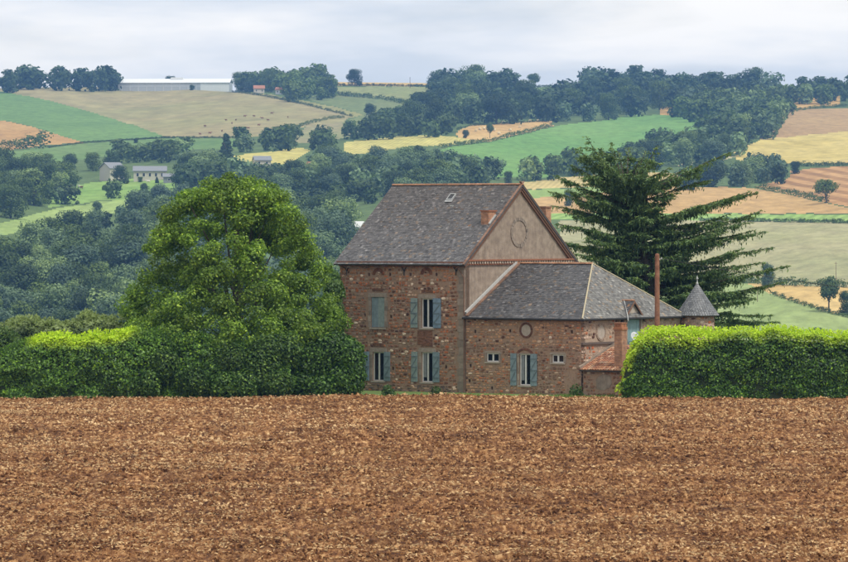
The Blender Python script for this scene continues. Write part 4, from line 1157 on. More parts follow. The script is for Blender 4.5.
sk += [(oc[0]-.48, oc[0]+.48, oc[1]-.46, oc[1]+.46)]
rend = fr(566, 580, 371, 392)       # grey rendered patch at the right foot
sk += [(rend[0], LA-.35, rend[2]-.5, rend[3])]
V, Fc, C = rubble(AP, .06, LA-.02, -.3, EA-.16, sk, rngb, .165, .25, tone=lambda u, v: (.46,.26,.15) if (u < 4.2 and v < 2.3) or v > 2.9 else (.24,.145,.10))
o = link('stonework', mesh_np('stonework', V, Fc, C), M_stone, aw); tag(o, 'rust and tan rubble stones of the wing', kind='stuff')
m = MB(); m.prism([AP.p(rend[0], -.5, 0), AP.p(LA-.36, -.5, 0), AP.p(LA-.36, rend[3]-.1, 0), AP.p(rend[0]+.3, rend[3], 0)], AP.N*.02); m.build('render_patch', MATS['lime_mortar'], aw)
for u, v in ph:
    m = MB(); m.prism([AP.p(u-.073, v-.098, -.2), AP.p(u+.073, v-.098, -.2), AP.p(u+.073, v+.098, -.2), AP.p(u-.073, v+.098, -.2)], AP.N*.012); m.build('putlog_hole', M_hole, aw)
# oculus: brick ring filled with plaster
ring(AP, oc[0], oc[1], .36, .48, -.005, .055, 24, rngb, (.15,.075,.05)).build('oculus_ring', M_brick, aw)
disc(AP, oc[0], oc[1], .36, -.01, .022).build('oculus', M_grey, aw)
surround(annex, AP, *d1, rngb, .0 + .05, .12)
m = MB()
for k in range(8):      # brick arch over the tall window
    a = math.pi*(.12+.76*k/8); a2_ = math.pi*(.12+.76*(k+.92)/8); uc = (d1[0]+d1[1])/2
    m.prism([AP.p(uc+.5*r*math.cos(x), d1[3]-.13+.36*r*math.sin(x), 0) for r, x in ((1, a), (1.35, a), (1.35, a2_), (1, a2_))], AP.N*.04, tuple(np.array(BR)*rngb.uniform(.7, 1.25)))
m.build('brick_arch', M_brick, aw)
make_window(annex, AP, *d1, curtain=True); make_window(annex, AP, *a1, inset=.12); make_window(annex, AP, *a2, inset=.12)
for a_ in (a1, a2): surround(annex, AP, *a_, rngb, .13, .1)
for q in ((511, 517), (531, 537.6)):
    make_shutter(annex, AP, front(q[0], 370)[0], front(q[1], 370)[0], d1[2]-.02, d1[3]+.02, .055)
# right hand wall (lighter) with string course, blind oval, blue door under the dormer
ds = side(627.2, 330, LA); de = side(640.5, 330, LA); dt = side(634, 318, LA)[1]
door = (ds[0], de[0], 2.4, dt)
m = MB(); wall_sheet(m, SP, .005, WA, -.6, EA-.02, [door]); sw = m.build('side_wall', M_mortar2, annex)
so = side(601, 332.2, LA)
dc = (ds[0]+de[0])/2
sk = [(door[0]-.2, door[1]+.2, 0, 9), (so[0]-.62, so[0]+.62, so[1]-.58, so[1]+.58)]
zc = side(598, 343, LA)[1]
V, Fc, C = rubble(SP, .02, WA-.03, -.3, EA-.16, sk + [(0, 4.4, zc-.12, zc+.1)], rngb, .17, .24, tone=lambda u, v: (.42,.31,.24))
o = link('stonework', mesh_np('stonework', V, Fc, C), M_stone, sw); o['kind'] = 'stuff'
m = MB(); m.prism([SP.p(0, zc-.08, 0), SP.p(4.3, zc-.08, 0), SP.p(4.3, zc+.06, 0), SP.p(0, zc+.06, 0)], SP.N*.12, (.13,.10,.085)); m.build('string_course', M_quoin, sw)
ring(SP, so[0], so[1], .42, .55, 0, .045, 22, rngb, (.34,.25,.19)).build('oculus_ring', M_quoin, sw)
disc(SP, so[0], so[1], .42, -.002, .02).build('oculus', M_grey, sw)
dm = MB(); nb = 4
for k in range(nb):
    a, b_ = door[0]+(door[1]-door[0])*k/nb+.006, door[0]+(door[1]-door[0])*(k+1)/nb-.006
    dm.prism([SP.p(a, door[2], -.12), SP.p(b_, door[2], -.12), SP.p(b_, door[3], -.12), SP.p(a, door[3], -.12)], SP.N*(.04+.006*(k % 2)))
dd = dm.build('door', plain('pale_blue_paint', (.24,.36,.38), .65, var=.2), annex)
m = MB()
for a, b_, c, d in ((door[0]-.12, door[0], door[2], door[3]+.12), (door[1], door[1]+.12, door[2], door[3]+.12), (door[0], door[1], door[3], door[3]+.12)):
    m.prism([SP.p(a, c, 0), SP.p(b_, c, 0), SP.p(b_, d, 0), SP.p(a, d, 0)], SP.N*.04, (.33,.27,.22))
m.build('door_frame', M_quoin, dd)
# back walls
m = MB(); m.box((.02, WA-.45, -.6), (LA-.46, WA, EA-.02)); m.build('back_wall', M_mortar, annex)
cornice(annex, AP, .04, LA+.05, EA+.03, 2, .07, .1); cornice(annex, SP, -.05, WA, EA+.03, 2, .07, .1)
# annex roof: ridge from the gable to the hip
hr = 5.75
ao = .3
pf = math.atan2(RA-EA, WA/2); zf = EA-ao*math.tan(pf)+.13
A0 = Vector((.03, -ao, zf)); A1 = Vector((LA+ao, -ao, zf)); A2 = Vector((LA+ao, WA+ao, zf)); A3 = Vector((.03, WA+ao, zf))
R0 = Vector((.03, WA/2, RA+.13)); R1 = Vector((hr, WA/2, RA+.13))
m = MB(); dn = Vector((0, 0, -.12))
P_ = [A0, A1, A2, A3, R0, R1]; P2 = [q+dn for q in P_]
m.add(P_+P2, [(0, 1, 5, 4), (1, 2, 5), (2, 3, 4, 5), (6, 10, 11, 7), (7, 11, 8), (8, 11, 10, 9), (0, 6, 7, 1), (1, 7, 8, 2), (2, 8, 9, 3), (0, 4, 10, 6), (3, 9, 10, 4)])
ar = m.build('roof', M_slatep, annex); tag(ar, 'hipped grey slate roof of the wing')
def slope_basis(a, b_, top):
    U = (b_-a).normalized(); w = top-a; w = w-U*w.dot(U); S = w.normalized(); N = U.cross(S); return U, S, N
def poly_us(o, U, S, pts): return [((p-o).dot(U), (p-o).dot(S)) for p in pts]
U, S, N = slope_basis(A0, A1, R0)
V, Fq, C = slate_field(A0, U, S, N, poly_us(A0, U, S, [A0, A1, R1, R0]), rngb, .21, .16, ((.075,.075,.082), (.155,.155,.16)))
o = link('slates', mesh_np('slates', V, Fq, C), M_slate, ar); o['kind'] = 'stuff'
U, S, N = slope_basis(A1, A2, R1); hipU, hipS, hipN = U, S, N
V, Fq, C = slate_field(A1, U, S, N, poly_us(A1, U, S, [A1, A2, R1]), rngb, .21, .16, ((.15,.15,.145), (.29,.29,.275)))  # hip slates paler, partly own tone, partly sky light put into the colour
o = link('slates', mesh_np('slates', V, Fq, C), M_slate, ar); tag(o, 'slates of the hip end, paler in tone plus painted sky light', kind='stuff')
U, S, N = slope_basis(A2, A3, R1)
V, Fq, C = slate_field(A2, U, S, N, poly_us(A2, U, S, [A2, A3, R0, R1]), rngb, .3, .24)
o = link('slates', mesh_np('slates', V, Fq, C), M_slate, ar); o['kind'] = 'stuff'
ridge_tiles(ar, R0, R1, .12)
m = MB(); m.tube([A1+Vector((0, 0, .03)), R1+Vector((0, 0, .03))], .045, 6); m.tube([A2+Vector((0, 0, .03)), R1+Vector((0, 0, .03))], .045, 6); m.build('hip_roll', mottled('hip_mortar', (.40,.36,.28), (.5,.42,.25), 5), ar)
# flashing where the roof meets the plastered gable
Sfa = (R0-A0).normalized()
m = MB(); nfa = Vector((0, -Sfa.z, Sfa.y))
m.prism([A0+nfa*.03+Sfa*.3, A0+nfa*.03+Sfa*((R0-A0).length-.1), A0+nfa*.2+Sfa*((R0-A0).length-.1), A0+nfa*.2+Sfa*.3], (.16, 0, 0)); m.build('flashing', M_lead, ar)
m = MB(); k = .1
while k < (R0-A0).length-.2:
    m.obox(A0+Sfa*(k+.14)+nfa*.05+Vector((.26, 0, 0)), (.11, 0, 0), Sfa*.15, nfa*.03, tuple(np.array((.21,.125,.085))*rngb.uniform(.6, 1.3))); k += .3
o = m.build('edge_tiles', M_tile, ar); o['kind'] = 'stuff'
m = MB(); m.tube([A0+Vector((0, -.05, -.06)), A1+Vector((-.02, -.05, -.06))], .05, 8); m.tube([A1+Vector((.05, 0, -.06)), A2+Vector((.05, -.3, -.06))], .05, 8); m.build('gutter', M_iron, annex)
# dormer over the blue door
y0, y1 = dc-1.25, dc+1.35; yc = dc-.18; za = side(634, 301.5, LA)[1]; ze = EA-.05
m = MB()
m.prism([(LA+.04, yc-1.1, ze-.1), (LA+.04, yc+1.1, ze-.1), (LA+.04, yc, za-.06)], (-.3, 0, 0)); dg = m.build('dormer_gable', M_grey, annex)
xb = LA-2.0
for sgn in (-1, 1):
    m = MB(); yo = yc+sgn*1.3
    a, b_, c, d = Vector((LA+.16, yo, ze-.28)), Vector((LA+.16, yc, za)), Vector((xb, yc, za)), Vector((xb, yo, ze-.28))
    n_ = Vector((0, sgn*(za-ze+.28), 1.3)).normalized()
    m.prism([a, b_, c, d], n_*.07)
    rr = m.build('dormer_roof', M_slatep, annex)
    Ud = Vector((-1, 0, 0)) if sgn > 0 else Vector((1, 0, 0)); Sd = (b_-a).normalized()
    o0 = (a if sgn > 0 else d)+n_*.07; ln = (b_-a).length
    V, Fq, C = slate_field(o0, Ud, Sd, n_, [(0, 0), ((a-d).length, 0), ((a-d).length, ln), (0, ln)], rngb, .2, .15, ((.07,.07,.078), (.13,.13,.135)))
    o = link('slates', mesh_np('slates', V, Fq, C), M_slate, rr); o['kind'] = 'stuff'
    m = MB(); m.prism([a+Vector((.0, 0, -.09)), b_+Vector((.0, 0, -.09)), b_+Vector((0, 0, .05)), a+Vector((0, 0, .05))], (.05, 0, 0)); m.build('bargeboard', M_wood, rr)
    m = MB(); vl = (c-Vector((.3, 0, 0)))
    hp_ = lambda y, x: None
ridge_tiles(annex, (LA+.14, yc, za+.05), (xb, yc, za+.05), .1)
# pale valley flashing left of the dormer
def hipz(x, y): return A1.z-(hipN.x*(x-A1.x)+hipN.y*(y-A1.y))/hipN.z
pts = []
for k in range(7):
    f_ = k/6; y = yc-1.32*f_**1.15; zz = za+(ze-.28-za)*f_
    x = A1.x-(zz-A1.z)*hipN.z/hipN.x
    pts.append(Vector((x+.02, y-.03, zz+.1)))
m = MB(); m.tube(pts, .035, 6); m.build('valley_flashing', M_lead, annex)

# ---------------------------------------------------------------- lean-to with brick chimney
shed = house_root('lean_to'); tag(shed, 'small tiled lean-to with stone wall against the wing beside the hedge', 'shed')
LS, YS, YR = 3.6, 4.7, 3.55
zs0 = front(590, 369.5)[1]; zr = side(616, 346.5, LA)[1]
QP = Plane((LA+.1, .05, 0), (1, 0, 0), (0, -1, 0)); QS = Plane((LA+.1+LS, .05, 0), (0, 1, 0), (1, 0, 0))
m = MB(); m.box((LA+.13, .05, -.6), (LA+.1+LS, YS, zs0-.05)); shw = m.build('wall', M_mortar, shed)
tp = (1.0, 2.1, .35, 1.25)
V, Fc, C = rubble(QP, .05, LS, -.3, zs0-.08, [tp], rngb, .19, .27, tone=lambda u, v: (.26,.14,.09))
V2, F2, C2 = rubble(QS, 0, YS-.1, -.3, zs0-.08, [], rngb, .19, .27)
v_, f_, c_ = merge([(V, Fc, C), (V2, F2, C2)]); o = link('stonework', mesh_np('stonework', v_, f_, c_), M_stone, shw); o['kind'] = 'stuff'
m = MB(); m.prism([QP.p(u_, v_, 0) for u_, v_ in ((1.02,.4),(1.5,.32),(1.95,.5),(2.12,.8),(2.0,1.2),(1.6,1.3),(1.25,1.22),(.95,.95))], QP.N*.02); m.build('plaster_patch', M_plaster, shw)
rs = (zr-zs0)/YR
E0 = Vector((LA+.02, -.25, zs0-.25*rs+.06)); Ss = Vector((0, 1, rs)).normalized(); Ns = Vector((0, -rs, 1)).normalized(); lsl = (YR+.25)/Ss.y
m = MB(); m.prism([E0, E0+Vector((LS+.35, 0, 0)), E0+Vector((LS+.35, 0, 0))+Ss*lsl, E0+Ss*lsl], -Ns*.08)
E1 = E0+Ss*lsl; m.prism([E1, E1+Vector((LS+.35, 0, 0)), E1+Vector((LS+.35, 1.5, -1.5*rs)), E1+Vector((0, 1.5, -1.5*rs))], (0, 0, -.08))
srf = m.build('roof', M_slatep, shed); tag(srf, 'low roof of rusty clay tiles')
m = MB(); cw = .19
for i in range(int((LS+.35)/cw)):
    s = 0.0
    while s < lsl-.1:
        c0 = E0+Vector((cw*(i+.5)+rngb.normal()*.01, 0, 0))+Ss*(s-.03); c1 = c0+Ss*.40
        vs, fs = [], []
        for q, rr, lf in ((c0, .095, .03), (c1, .075, .008)):
            for j in range(6):
                an = math.pi*j/5; vs.append(q+Vector((math.cos(an)*rr, 0, 0))+Ns*(math.sin(an)*rr+lf-.02))
        fs = [(j, j+1, 7+j, 6+j) for j in range(5)]+[(0, 1, 2, 3, 4, 5)]
        m.add(vs, fs, tuple(np.array([(.33,.15,.085),(.40,.21,.12),(.24,.12,.08),(.42,.27,.18)][int(rngb.integers(4))])*rngb.uniform(.75, 1.2)))
        s += .34
o = m.build('roof_tiles', M_tile, srf); tag(o, 'rows of half-round clay tiles', kind='stuff')
m = MB(); m.prism([E0+Ns*.06, E0+Ss*lsl+Ns*.06, E0+Ss*lsl+Ns*.2, E0+Ns*.2], (.12, 0, 0)); m.build('mortar_fillet', M_plaster, srf)
# chimney
chy = house_root('brick_chimney')
cc = front(620, 368, .35); cxx = cc[0]; zt = front(620, 324.5, .35)[1]
chy.name = 'chimney'; chy.parent = None
COLch = chy
m = MB(); cs = .27; y_c = .35+cs*.2
m.box((cxx-cs, y_c-cs, zs0-.3), (cxx+cs, y_c+cs, zt-.32)); shaft = m.build('chimney', M_chim, shed)
m = MB()
m.box((cxx-cs-.05, y_c-cs-.05, zt-.32), (cxx+cs+.05, y_c+cs+.05, zt-.22), (.34,.15,.08)); m.box((cxx-cs-.02, y_c-cs-.02, zt-.22), (cxx+cs+.02, y_c+cs+.02, zt-.15), (.38,.17,.09))
for i in range(4):
    for j in range(4):
        if i in (0, 3) or j in (0, 3):
            x, y = cxx-cs+.07+i*(2*cs-.14)/3, y_c-cs+.07+j*(2*cs-.14)/3
            m.box((x-.055, y-.055, zt-.15), (x+.055, y+.055, zt+.06), tuple(np.array((.36,.16,.085))*rngb.uniform(.75, 1.2)))
m.box((cxx-cs-.02, y_c-cs-.02, zt+.06), (cxx+cs+.02, y_c+cs+.02, zt+.11), (.36,.17,.10))
m.build('chimney_crown', M_brick, shaft)
bpy.data.objects.remove(chy)

# satellite dish on the side wall
dp = side(629.8, 337.5, LA); dish = empty('satellite_dish', HM @ Vector((LA, dp[0], dp[1]-.25)), -TH)
tag(dish, 'small pale satellite dish on the wall beside the blue door', 'dish')
m = MB(); prof = [(.0, 0), (.10, .008), (.2, .03), (.29, .065), (.295, .075), (.2, .045), (.0, .012)]
m.lathe(prof, n=20)
Md = Matrix.Translation((.35, -.05, .3)) @ Matrix.Rotation(R(72), 4, Vector((.35, 1, 0)).normalized())
m.v = [tuple(Md @ Vector(q)) for q in m.v]; m.build('reflector', M_dish, dish, True)
m = MB(); m.tube([(0, 0, 0), (.2, 0, 0), (.33, -.05, .27)], .02, 6); m.build('bracket', M_iron, dish)
m = MB(); m.tube([(.36, -.05, .05), (.62, -.2, .2)], .012, 6); m.obox((.64, -.21, .22), (.04, 0, 0), (0, .03, 0), (0, 0, .03)); m.build('receiver_arm', M_iron, dish)

# ---------------------------------------------------------------- turret
TY = 294.4; tp_ = Wp(697.2, 0, TY)
tur = empty('stone_turret', (tp_.x, tp_.y, 0), 0); tag(tur, 'round stone turret with pointed slate cone roof beside the cedar', 'turret')
zte = Wp(0, 315, TY).z; zta = Wp(0, 283.5, TY).z; ztf = Wp(0, 275.5, TY).z
m = MB(); m.lathe([(1.06, -.6), (1.06, zte+.05), (0.0, zte+.05)], n=32); tw = m.build('wall', M_mortar2, tur, True)
Vs = []
rr_ = 1.06
class Cyl:
    def p(s, u, v, off=0.0):
        a = u/rr_; r = rr_+off; return Vector((r*math.cos(a), r*math.sin(a), v))
V, Fc, C = rubble(Cyl(), -math.pi*rr_, math.pi*rr_, 0, zte-.08, [], rngb, .16, .24, tone=lambda u, v: (.38,.28,.22))
o = link('stonework', mesh_np('stonework', V, Fc, C), M_stone, tw); o['kind'] = 'stuff'
m = MB(); m.lathe([(1.1, zte-.1), (1.17, zte-.09), (1.17, zte-.01), (1.06, zte)], n=32, col=(.30,.15,.09)); m.build('cornice', M_brick, tur)
m = MB(); m.lathe([(1.02, zte-.03), (1.34, zte-.06), (1.36, zte-.02), (.95, zte+.55), (.5, zte+1.22), (.0, zta)], n=32); tr_ = m.build('roof', M_slatep, tur, True)
prof = [(1.37, zte-.02), (.96, zte+.56), (.51, zte+1.23), (.03, zta+.01)]
Vt, Ct = [], []; acc = 0.0; pr = np.array(prof); seg = np.linalg.norm(np.diff(pr, axis=0), axis=1); tot = seg.sum(); cum = np.concatenate([[0], np.cumsum(seg)])
s = 0.0; row = 0
while s < tot-.05:
    ra, za_ = np.interp(s, cum, pr[:, 0]), np.interp(s, cum, pr[:, 1]); rb, zb_ = np.interp(min(s+.17, tot), cum, pr[:, 0]), np.interp(min(s+.17, tot), cum, pr[:, 1])
    n = max(6, int(2*math.pi*ra/.17))
    for k in range(n):
        a0 = 2*math.pi*(k+.5*(row % 2))/n+.01; a1_ = a0+2*math.pi/n-.02; l = .015+.012*rngb.random()
        q = [((ra+l)*math.cos(a0), (ra+l)*math.sin(a0), za_+l*.6), ((ra+l)*math.cos(a1_), (ra+l)*math.sin(a1_), za_+l*.6), ((rb+.004)*math.cos(a1_), (rb+.004)*math.sin(a1_), zb_+.004), ((rb+.004)*math.cos(a0), (rb+.004)*math.sin(a0), zb_+.004)]
        q += [((ra-.01)*math.cos(a0), (ra-.01)*math.sin(a0), za_-.012), ((ra-.01)*math.cos(a1_), (ra-.01)*math.sin(a1_), za_-.012)]
        Vt += q; kk = rngb.random(); Ct += [np.array((.095,.10,.108))*(1-kk)+np.array((.19,.195,.2))*kk]*6
    s += .145; row += 1
n = len(Vt)//6; b6 = 6*np.arange(n)[:, None]
o = link('slates', mesh_np('slates', np.array(Vt), np.concatenate([b6+np.array([0, 1, 2, 3]), b6+np.array([4, 5, 1, 0])]), np.array(Ct)), M_slate, tr_); o['kind'] = 'stuff'
m = MB(); m.lathe([(.0, zta-.1), (.09, zta-.08), (.06, zta+.05), (.035, zta+.1), (.03, zta+.24), (.075, zta+.29), (.075, zta+.33), (.025, zta+.38), (.012, ztf), (0, ztf)], n=12); m.build('finial', M_lead, tr_, True)

# ---------------------------------------------------------------- utility pole and its cable
PY_ = 286.5; pb = Wp(657.2, 0, PY_)
pole = empty('utility_pole', (pb.x, pb.y, 0)); tag(pole, 'rust brown wooden utility pole standing behind the right hedge', 'pole')
zt_ = Wp(0, 253.5, PY_).z
m = MB(); m.tube([(0, 0, -.5), (0, 0, 2), (0, 0, zt_-.15), (0, 0, zt_-.03), (0, 0, zt_)], [.185, .175, .14, .12, .05], 12); m.build('post', M_pole, pole, True)
m = MB(); m.obox((.16, 0, zt_-.35), (.03, 0, 0), (0, .02, 0), (0, 0, .05)); m.tube([(.13, 0, zt_-.32), (.24, 0, zt_-.32)], .015, 6); m.lathe([(0, -.06), (.04, -.05), (.05, 0), (.03, .05), (0, .06)], (.26, 0, zt_-.3), 10); m.build('insulator', M_lead, pole)
p0 = Vector((pb.x+.26, pb.y, zt_-.3)); pe = Wp(960, 299.5, 285.5)
pts = []
for k in range(25):
    f_ = k/24; q = p0.lerp(pe, f_); q.z -= .25*4*f_*(1-f_); pts.append(q)
m = MB(); m.tube(pts, .016, 5); o = m.build('overhead_cable', M_iron); tag(o, 'thin dark cable running from the wooden pole out to the right', 'cable')
pole2 = empty('utility_pole', (pe.x, pe.y, 0)); tag(pole2, 'second wooden utility pole farther right behind the hedge holding the cable', 'pole')
m = MB(); m.tube([(0, .02, -.5), (0, .02, pe.z+.25)], [.18, .13], 12); m.build('post', M_pole, pole2, True)

# ================================================================== near vegetation
rngv = np.random.default_rng(99)
def hedge(name, label, x0, x1, yf, depth_, topfn, nleaf, size, young=.55, core=True, left_round=0.0, right_round=0.0, dark=(.014,.045,.008), light=(.125,.26,.03), yg=(.48,.66,.03), rng=rngv, lump=.25, ymask=None):
    """clipped hedge with rounded shoulders: leaf shell over a dense core"""
    n = nleaf
    x = rng.uniform(x0, x1, n)
    def prof(x, a):   # a: 0 front foot .. .5 top .. 1 back foot
        H = topfn(x)
        if left_round: H = H*np.clip(1-np.clip((x0+left_round-x)/left_round, 0, 1)**2.4, .02, 1)**.5
        if right_round: H = H*np.clip(1-np.clip((x-x1+right_round)/right_round, 0, 1)**2.4, .02, 1)**.5
        an = math.pi*a
        cy, cz = -np.cos(an), np.sin(an)
        e = 4.0
        k = (np.abs(cy)**e + np.abs(cz)**e)**(-1/e)
        y = yf + depth_/2 + cy*k*depth_/2
        z = cz*k*H
        return y, z, H, cy, cz
    a = rng.random(n)**1.25*.66
    y, z, H, cy, cz = prof(x, a)
    lum = (vnoise(x*.9, z*.9+a*3, 51)-.5)*2*lump + (vnoise(x*2.7, z*2.7+a*9, 52)-.5)*lump
    dpt = -rng.random(n)**2*.35 + lum
    ny, nz = cy*np.abs(cy), cz*np.abs(cz); nl = np.sqrt(ny*ny+nz*nz)+1e-6; ny, nz = ny/nl, nz/nl
    nx = np.zeros(n)
    if left_round: nx -= np.clip((x0+left_round-x)/left_round, 0, 1)**2*1.5
    if right_round: nx += np.clip((x-x1+right_round)/right_round, 0, 1)**2*1.5
    P = np.stack([x+nx*dpt, y+ny*dpt, np.maximum(z+nz*dpt*.7, .03)], -1)
    N = np.stack([nx, ny, nz], -1)+rng.normal(size=(n, 3))*.55
    patch = vnoise(x*.8, z*.8, 53)
    c = pal_cols(n, rng, dark, light, 1.5)*(.75+.5*patch[:, None])
    fl = rng.random(n) < .07; c[fl] = np.array(yg)*np.array([.5, .62, .8])*(.6+.6*rng.random((fl.sum(), 1)))
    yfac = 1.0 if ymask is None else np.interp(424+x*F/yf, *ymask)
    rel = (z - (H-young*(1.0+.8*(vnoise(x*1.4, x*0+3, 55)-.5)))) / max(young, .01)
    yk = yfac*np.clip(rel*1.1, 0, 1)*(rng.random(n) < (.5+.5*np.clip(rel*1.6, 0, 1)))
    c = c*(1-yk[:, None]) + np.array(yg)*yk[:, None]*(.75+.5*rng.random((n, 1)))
    # upright shoots on top
    ns = int(n*.07); xs = rng.uniform(x0, x1, ns); ys, zs_, Hs, cys, czs = prof(xs, rng.uniform(.3, .62, ns))
    Ps = np.stack([xs, ys, zs_+rng.random(ns)**1.6*.36], -1); cs_ = np.array(yg)*(.7+.6*rng.random((ns, 1)))*np.ones((ns, 3))
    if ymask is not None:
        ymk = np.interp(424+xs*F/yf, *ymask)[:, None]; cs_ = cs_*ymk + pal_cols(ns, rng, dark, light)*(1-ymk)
    if young <= .01: cs_ = pal_cols(ns, rng, dark, light)
    V1, F1, K1 = leaves(P, N, size*(.65+.7*rng.random(n)), c, rng, .6)
    V2, F2, K2 = leaves(Ps, rng.normal(size=(ns, 3))*[1, 1, .25], size*(.7+.6*rng.random(ns)), cs_, rng, .5)
    v, f, k = merge([(V1, F1, K1), (V2, F2, K2)])
    root = empty(name, ((x0+x1)/2, yf+depth_/2, 0)); tag(root, label, 'hedge' if 'hedge' in name else 'shrub')
    v = v-np.array([(x0+x1)/2, yf+depth_/2, 0])
    link('foliage', mesh_np('foliage', v, f, k), M_hedge, root)
    # core
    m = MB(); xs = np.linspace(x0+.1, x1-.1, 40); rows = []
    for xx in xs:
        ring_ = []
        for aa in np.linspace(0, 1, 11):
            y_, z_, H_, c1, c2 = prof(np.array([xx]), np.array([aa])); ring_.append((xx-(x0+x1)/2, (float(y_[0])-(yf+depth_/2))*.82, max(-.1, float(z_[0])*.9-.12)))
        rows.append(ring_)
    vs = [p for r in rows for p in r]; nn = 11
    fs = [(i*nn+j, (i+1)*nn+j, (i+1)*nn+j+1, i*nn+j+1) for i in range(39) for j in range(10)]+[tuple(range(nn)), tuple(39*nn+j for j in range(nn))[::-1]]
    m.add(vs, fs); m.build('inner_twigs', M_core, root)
    return root

def zat(py, Y): return Wp(0, py, Y).z
YHg = 280.6
xl, xr = Wp(622, 0, YHg).x, Wp(848, 0, YHg).x
topR = lambda x: np.interp(x, [xl, Wp(640,0,YHg).x, Wp(760,0,YHg).x, xr, xr+12], [zat(335, YHg), zat(332.5, YHg), zat(331, YHg), zat(336.5, YHg), zat(337, YHg)]) + (vnoise(np.asarray(x)*1.1, np.asarray(x)*0+1, 61)-.5)*.24
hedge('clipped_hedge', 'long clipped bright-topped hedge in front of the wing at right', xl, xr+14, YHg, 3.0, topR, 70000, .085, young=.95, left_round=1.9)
yl = 281.5
x0_, x1_ = Wp(-40, 0, yl).x, Wp(290, 0, yl).x
def topL(x):
    px = 424+np.asarray(x)*F/yl
    z = np.interp(px, [-40, 0, 25, 40, 85, 95, 135, 180, 240, 290], [zat(356, yl), zat(352, yl), zat(344, yl), zat(339, yl), zat(338, yl), zat(334, yl), zat(333, yl), zat(337, yl), zat(345, yl), zat(360, yl)])
    return z + (vnoise(np.asarray(x)*1.2, np.asarray(x)*0+2, 62)-.5)*.3
hedge('clipped_hedge', 'dark clipped hedge with light green top at the left below the big tree', x0_, x1_, yl, 2.6, topL, 56000, .085, young=.6, lump=.3, dark=(.022,.062,.012), light=(.17,.33,.04), ymask=([0, 22, 34, 128, 142, 300], [0, 0, 1, 1, 0, 0]))  # young tint masked out under the tree: its shade is put into leaf colour
# grey-green thicket behind the left hedge
yb = 292.
xb0, xb1 = Wp(-50, 0, yb).x, Wp(170, 0, yb).x
topB = lambda x: np.interp(424+np.asarray(x)*F/yb, [-50, 0, 15, 40, 70, 100, 130, 170], [zat(q, yb) for q in (322, 324, 322, 325, 322, 316, 314, 318)]) + (vnoise(np.asarray(x)*.9, np.asarray(x)*0+4, 63)-.5)*.9
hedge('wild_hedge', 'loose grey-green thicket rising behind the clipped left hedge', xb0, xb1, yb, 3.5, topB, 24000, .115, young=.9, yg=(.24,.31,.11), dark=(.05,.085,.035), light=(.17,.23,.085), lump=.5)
ys_ = 283.5
xs0, xs1 = Wp(-50, 0, ys_).x, Wp(36, 0, ys_).x
topS = lambda x: np.interp(424+np.asarray(x)*F/ys_, [-50, 0, 12, 26, 36], [zat(q, ys_) for q in (331, 333, 338, 348, 362)]) + (vnoise(np.asarray(x)*1.3, np.asarray(x)*0+4, 64)-.5)*.4
hedge('wild_shrub', 'dark loose shrub behind the far left end of the clipped hedge', xs0, xs1, ys_, 3.0, topS, 12000, .10, young=.01, lump=.4, right_round=1.5, dark=(.03,.07,.018), light=(.12,.2,.05))

def shrub(name, label, lobes, n, size, dark, light, rng, core=.72, extra=None, cat='shrub'):
    c0 = np.mean([l[0] for l in lobes], 0); base = np.array([c0[0], c0[1], 0])
    P, N, li = lobe_points(lobes, n, rng, .72); ok = P[:, 2] > .02; P, N, li = P[ok], N[ok], li[ok]
    tone = rng.random(len(lobes))[li]
    c = pal_cols(len(P), rng, dark, light, 1.3, extra)*(.75+.5*tone[:, None])
    V, Fq, C = leaves(P-base, N+rng.normal(size=P.shape)*.55+np.array([0, 0, .2]), size*(.65+.7*rng.random(len(P))), c, rng, .62)
    root = empty(name, base); tag(root, label, cat)
    link('foliage', mesh_np('foliage', V, Fq, C), M_leaf, root)
    if core < .5: return root
    m = MB()
    for (cc_, rr) in lobes:
        rr = np.ones(3)*rr if np.ndim(rr) == 0 else np.array(rr); q = np.array(cc_)-base
        vs, fs = [], []
        for i in range(7):
            th = math.pi*i/6
            for j in range(10):
                ph_ = 2*math.pi*j/10; vs.append(tuple(q+rr*core*np.array([math.sin(th)*math.cos(ph_), math.sin(th)*math.sin(ph_), math.cos(th)])*(1+.1*math.sin(3*ph_+i))))
        fs = [(i*10+j, i*10+(j+1) % 10, (i+1)*10+(j+1) % 10, (i+1)*10+j) for i in range(6) for j in range(10)]
        m.add([(a, b_, max(c_, -.1)) for a, b_, c_ in vs], fs)
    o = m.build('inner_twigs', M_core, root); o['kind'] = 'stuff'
    return root
def lobe(px, py, Y, r): p = Wp(px, py, Y); return ((p.x, p.y, p.z), r)
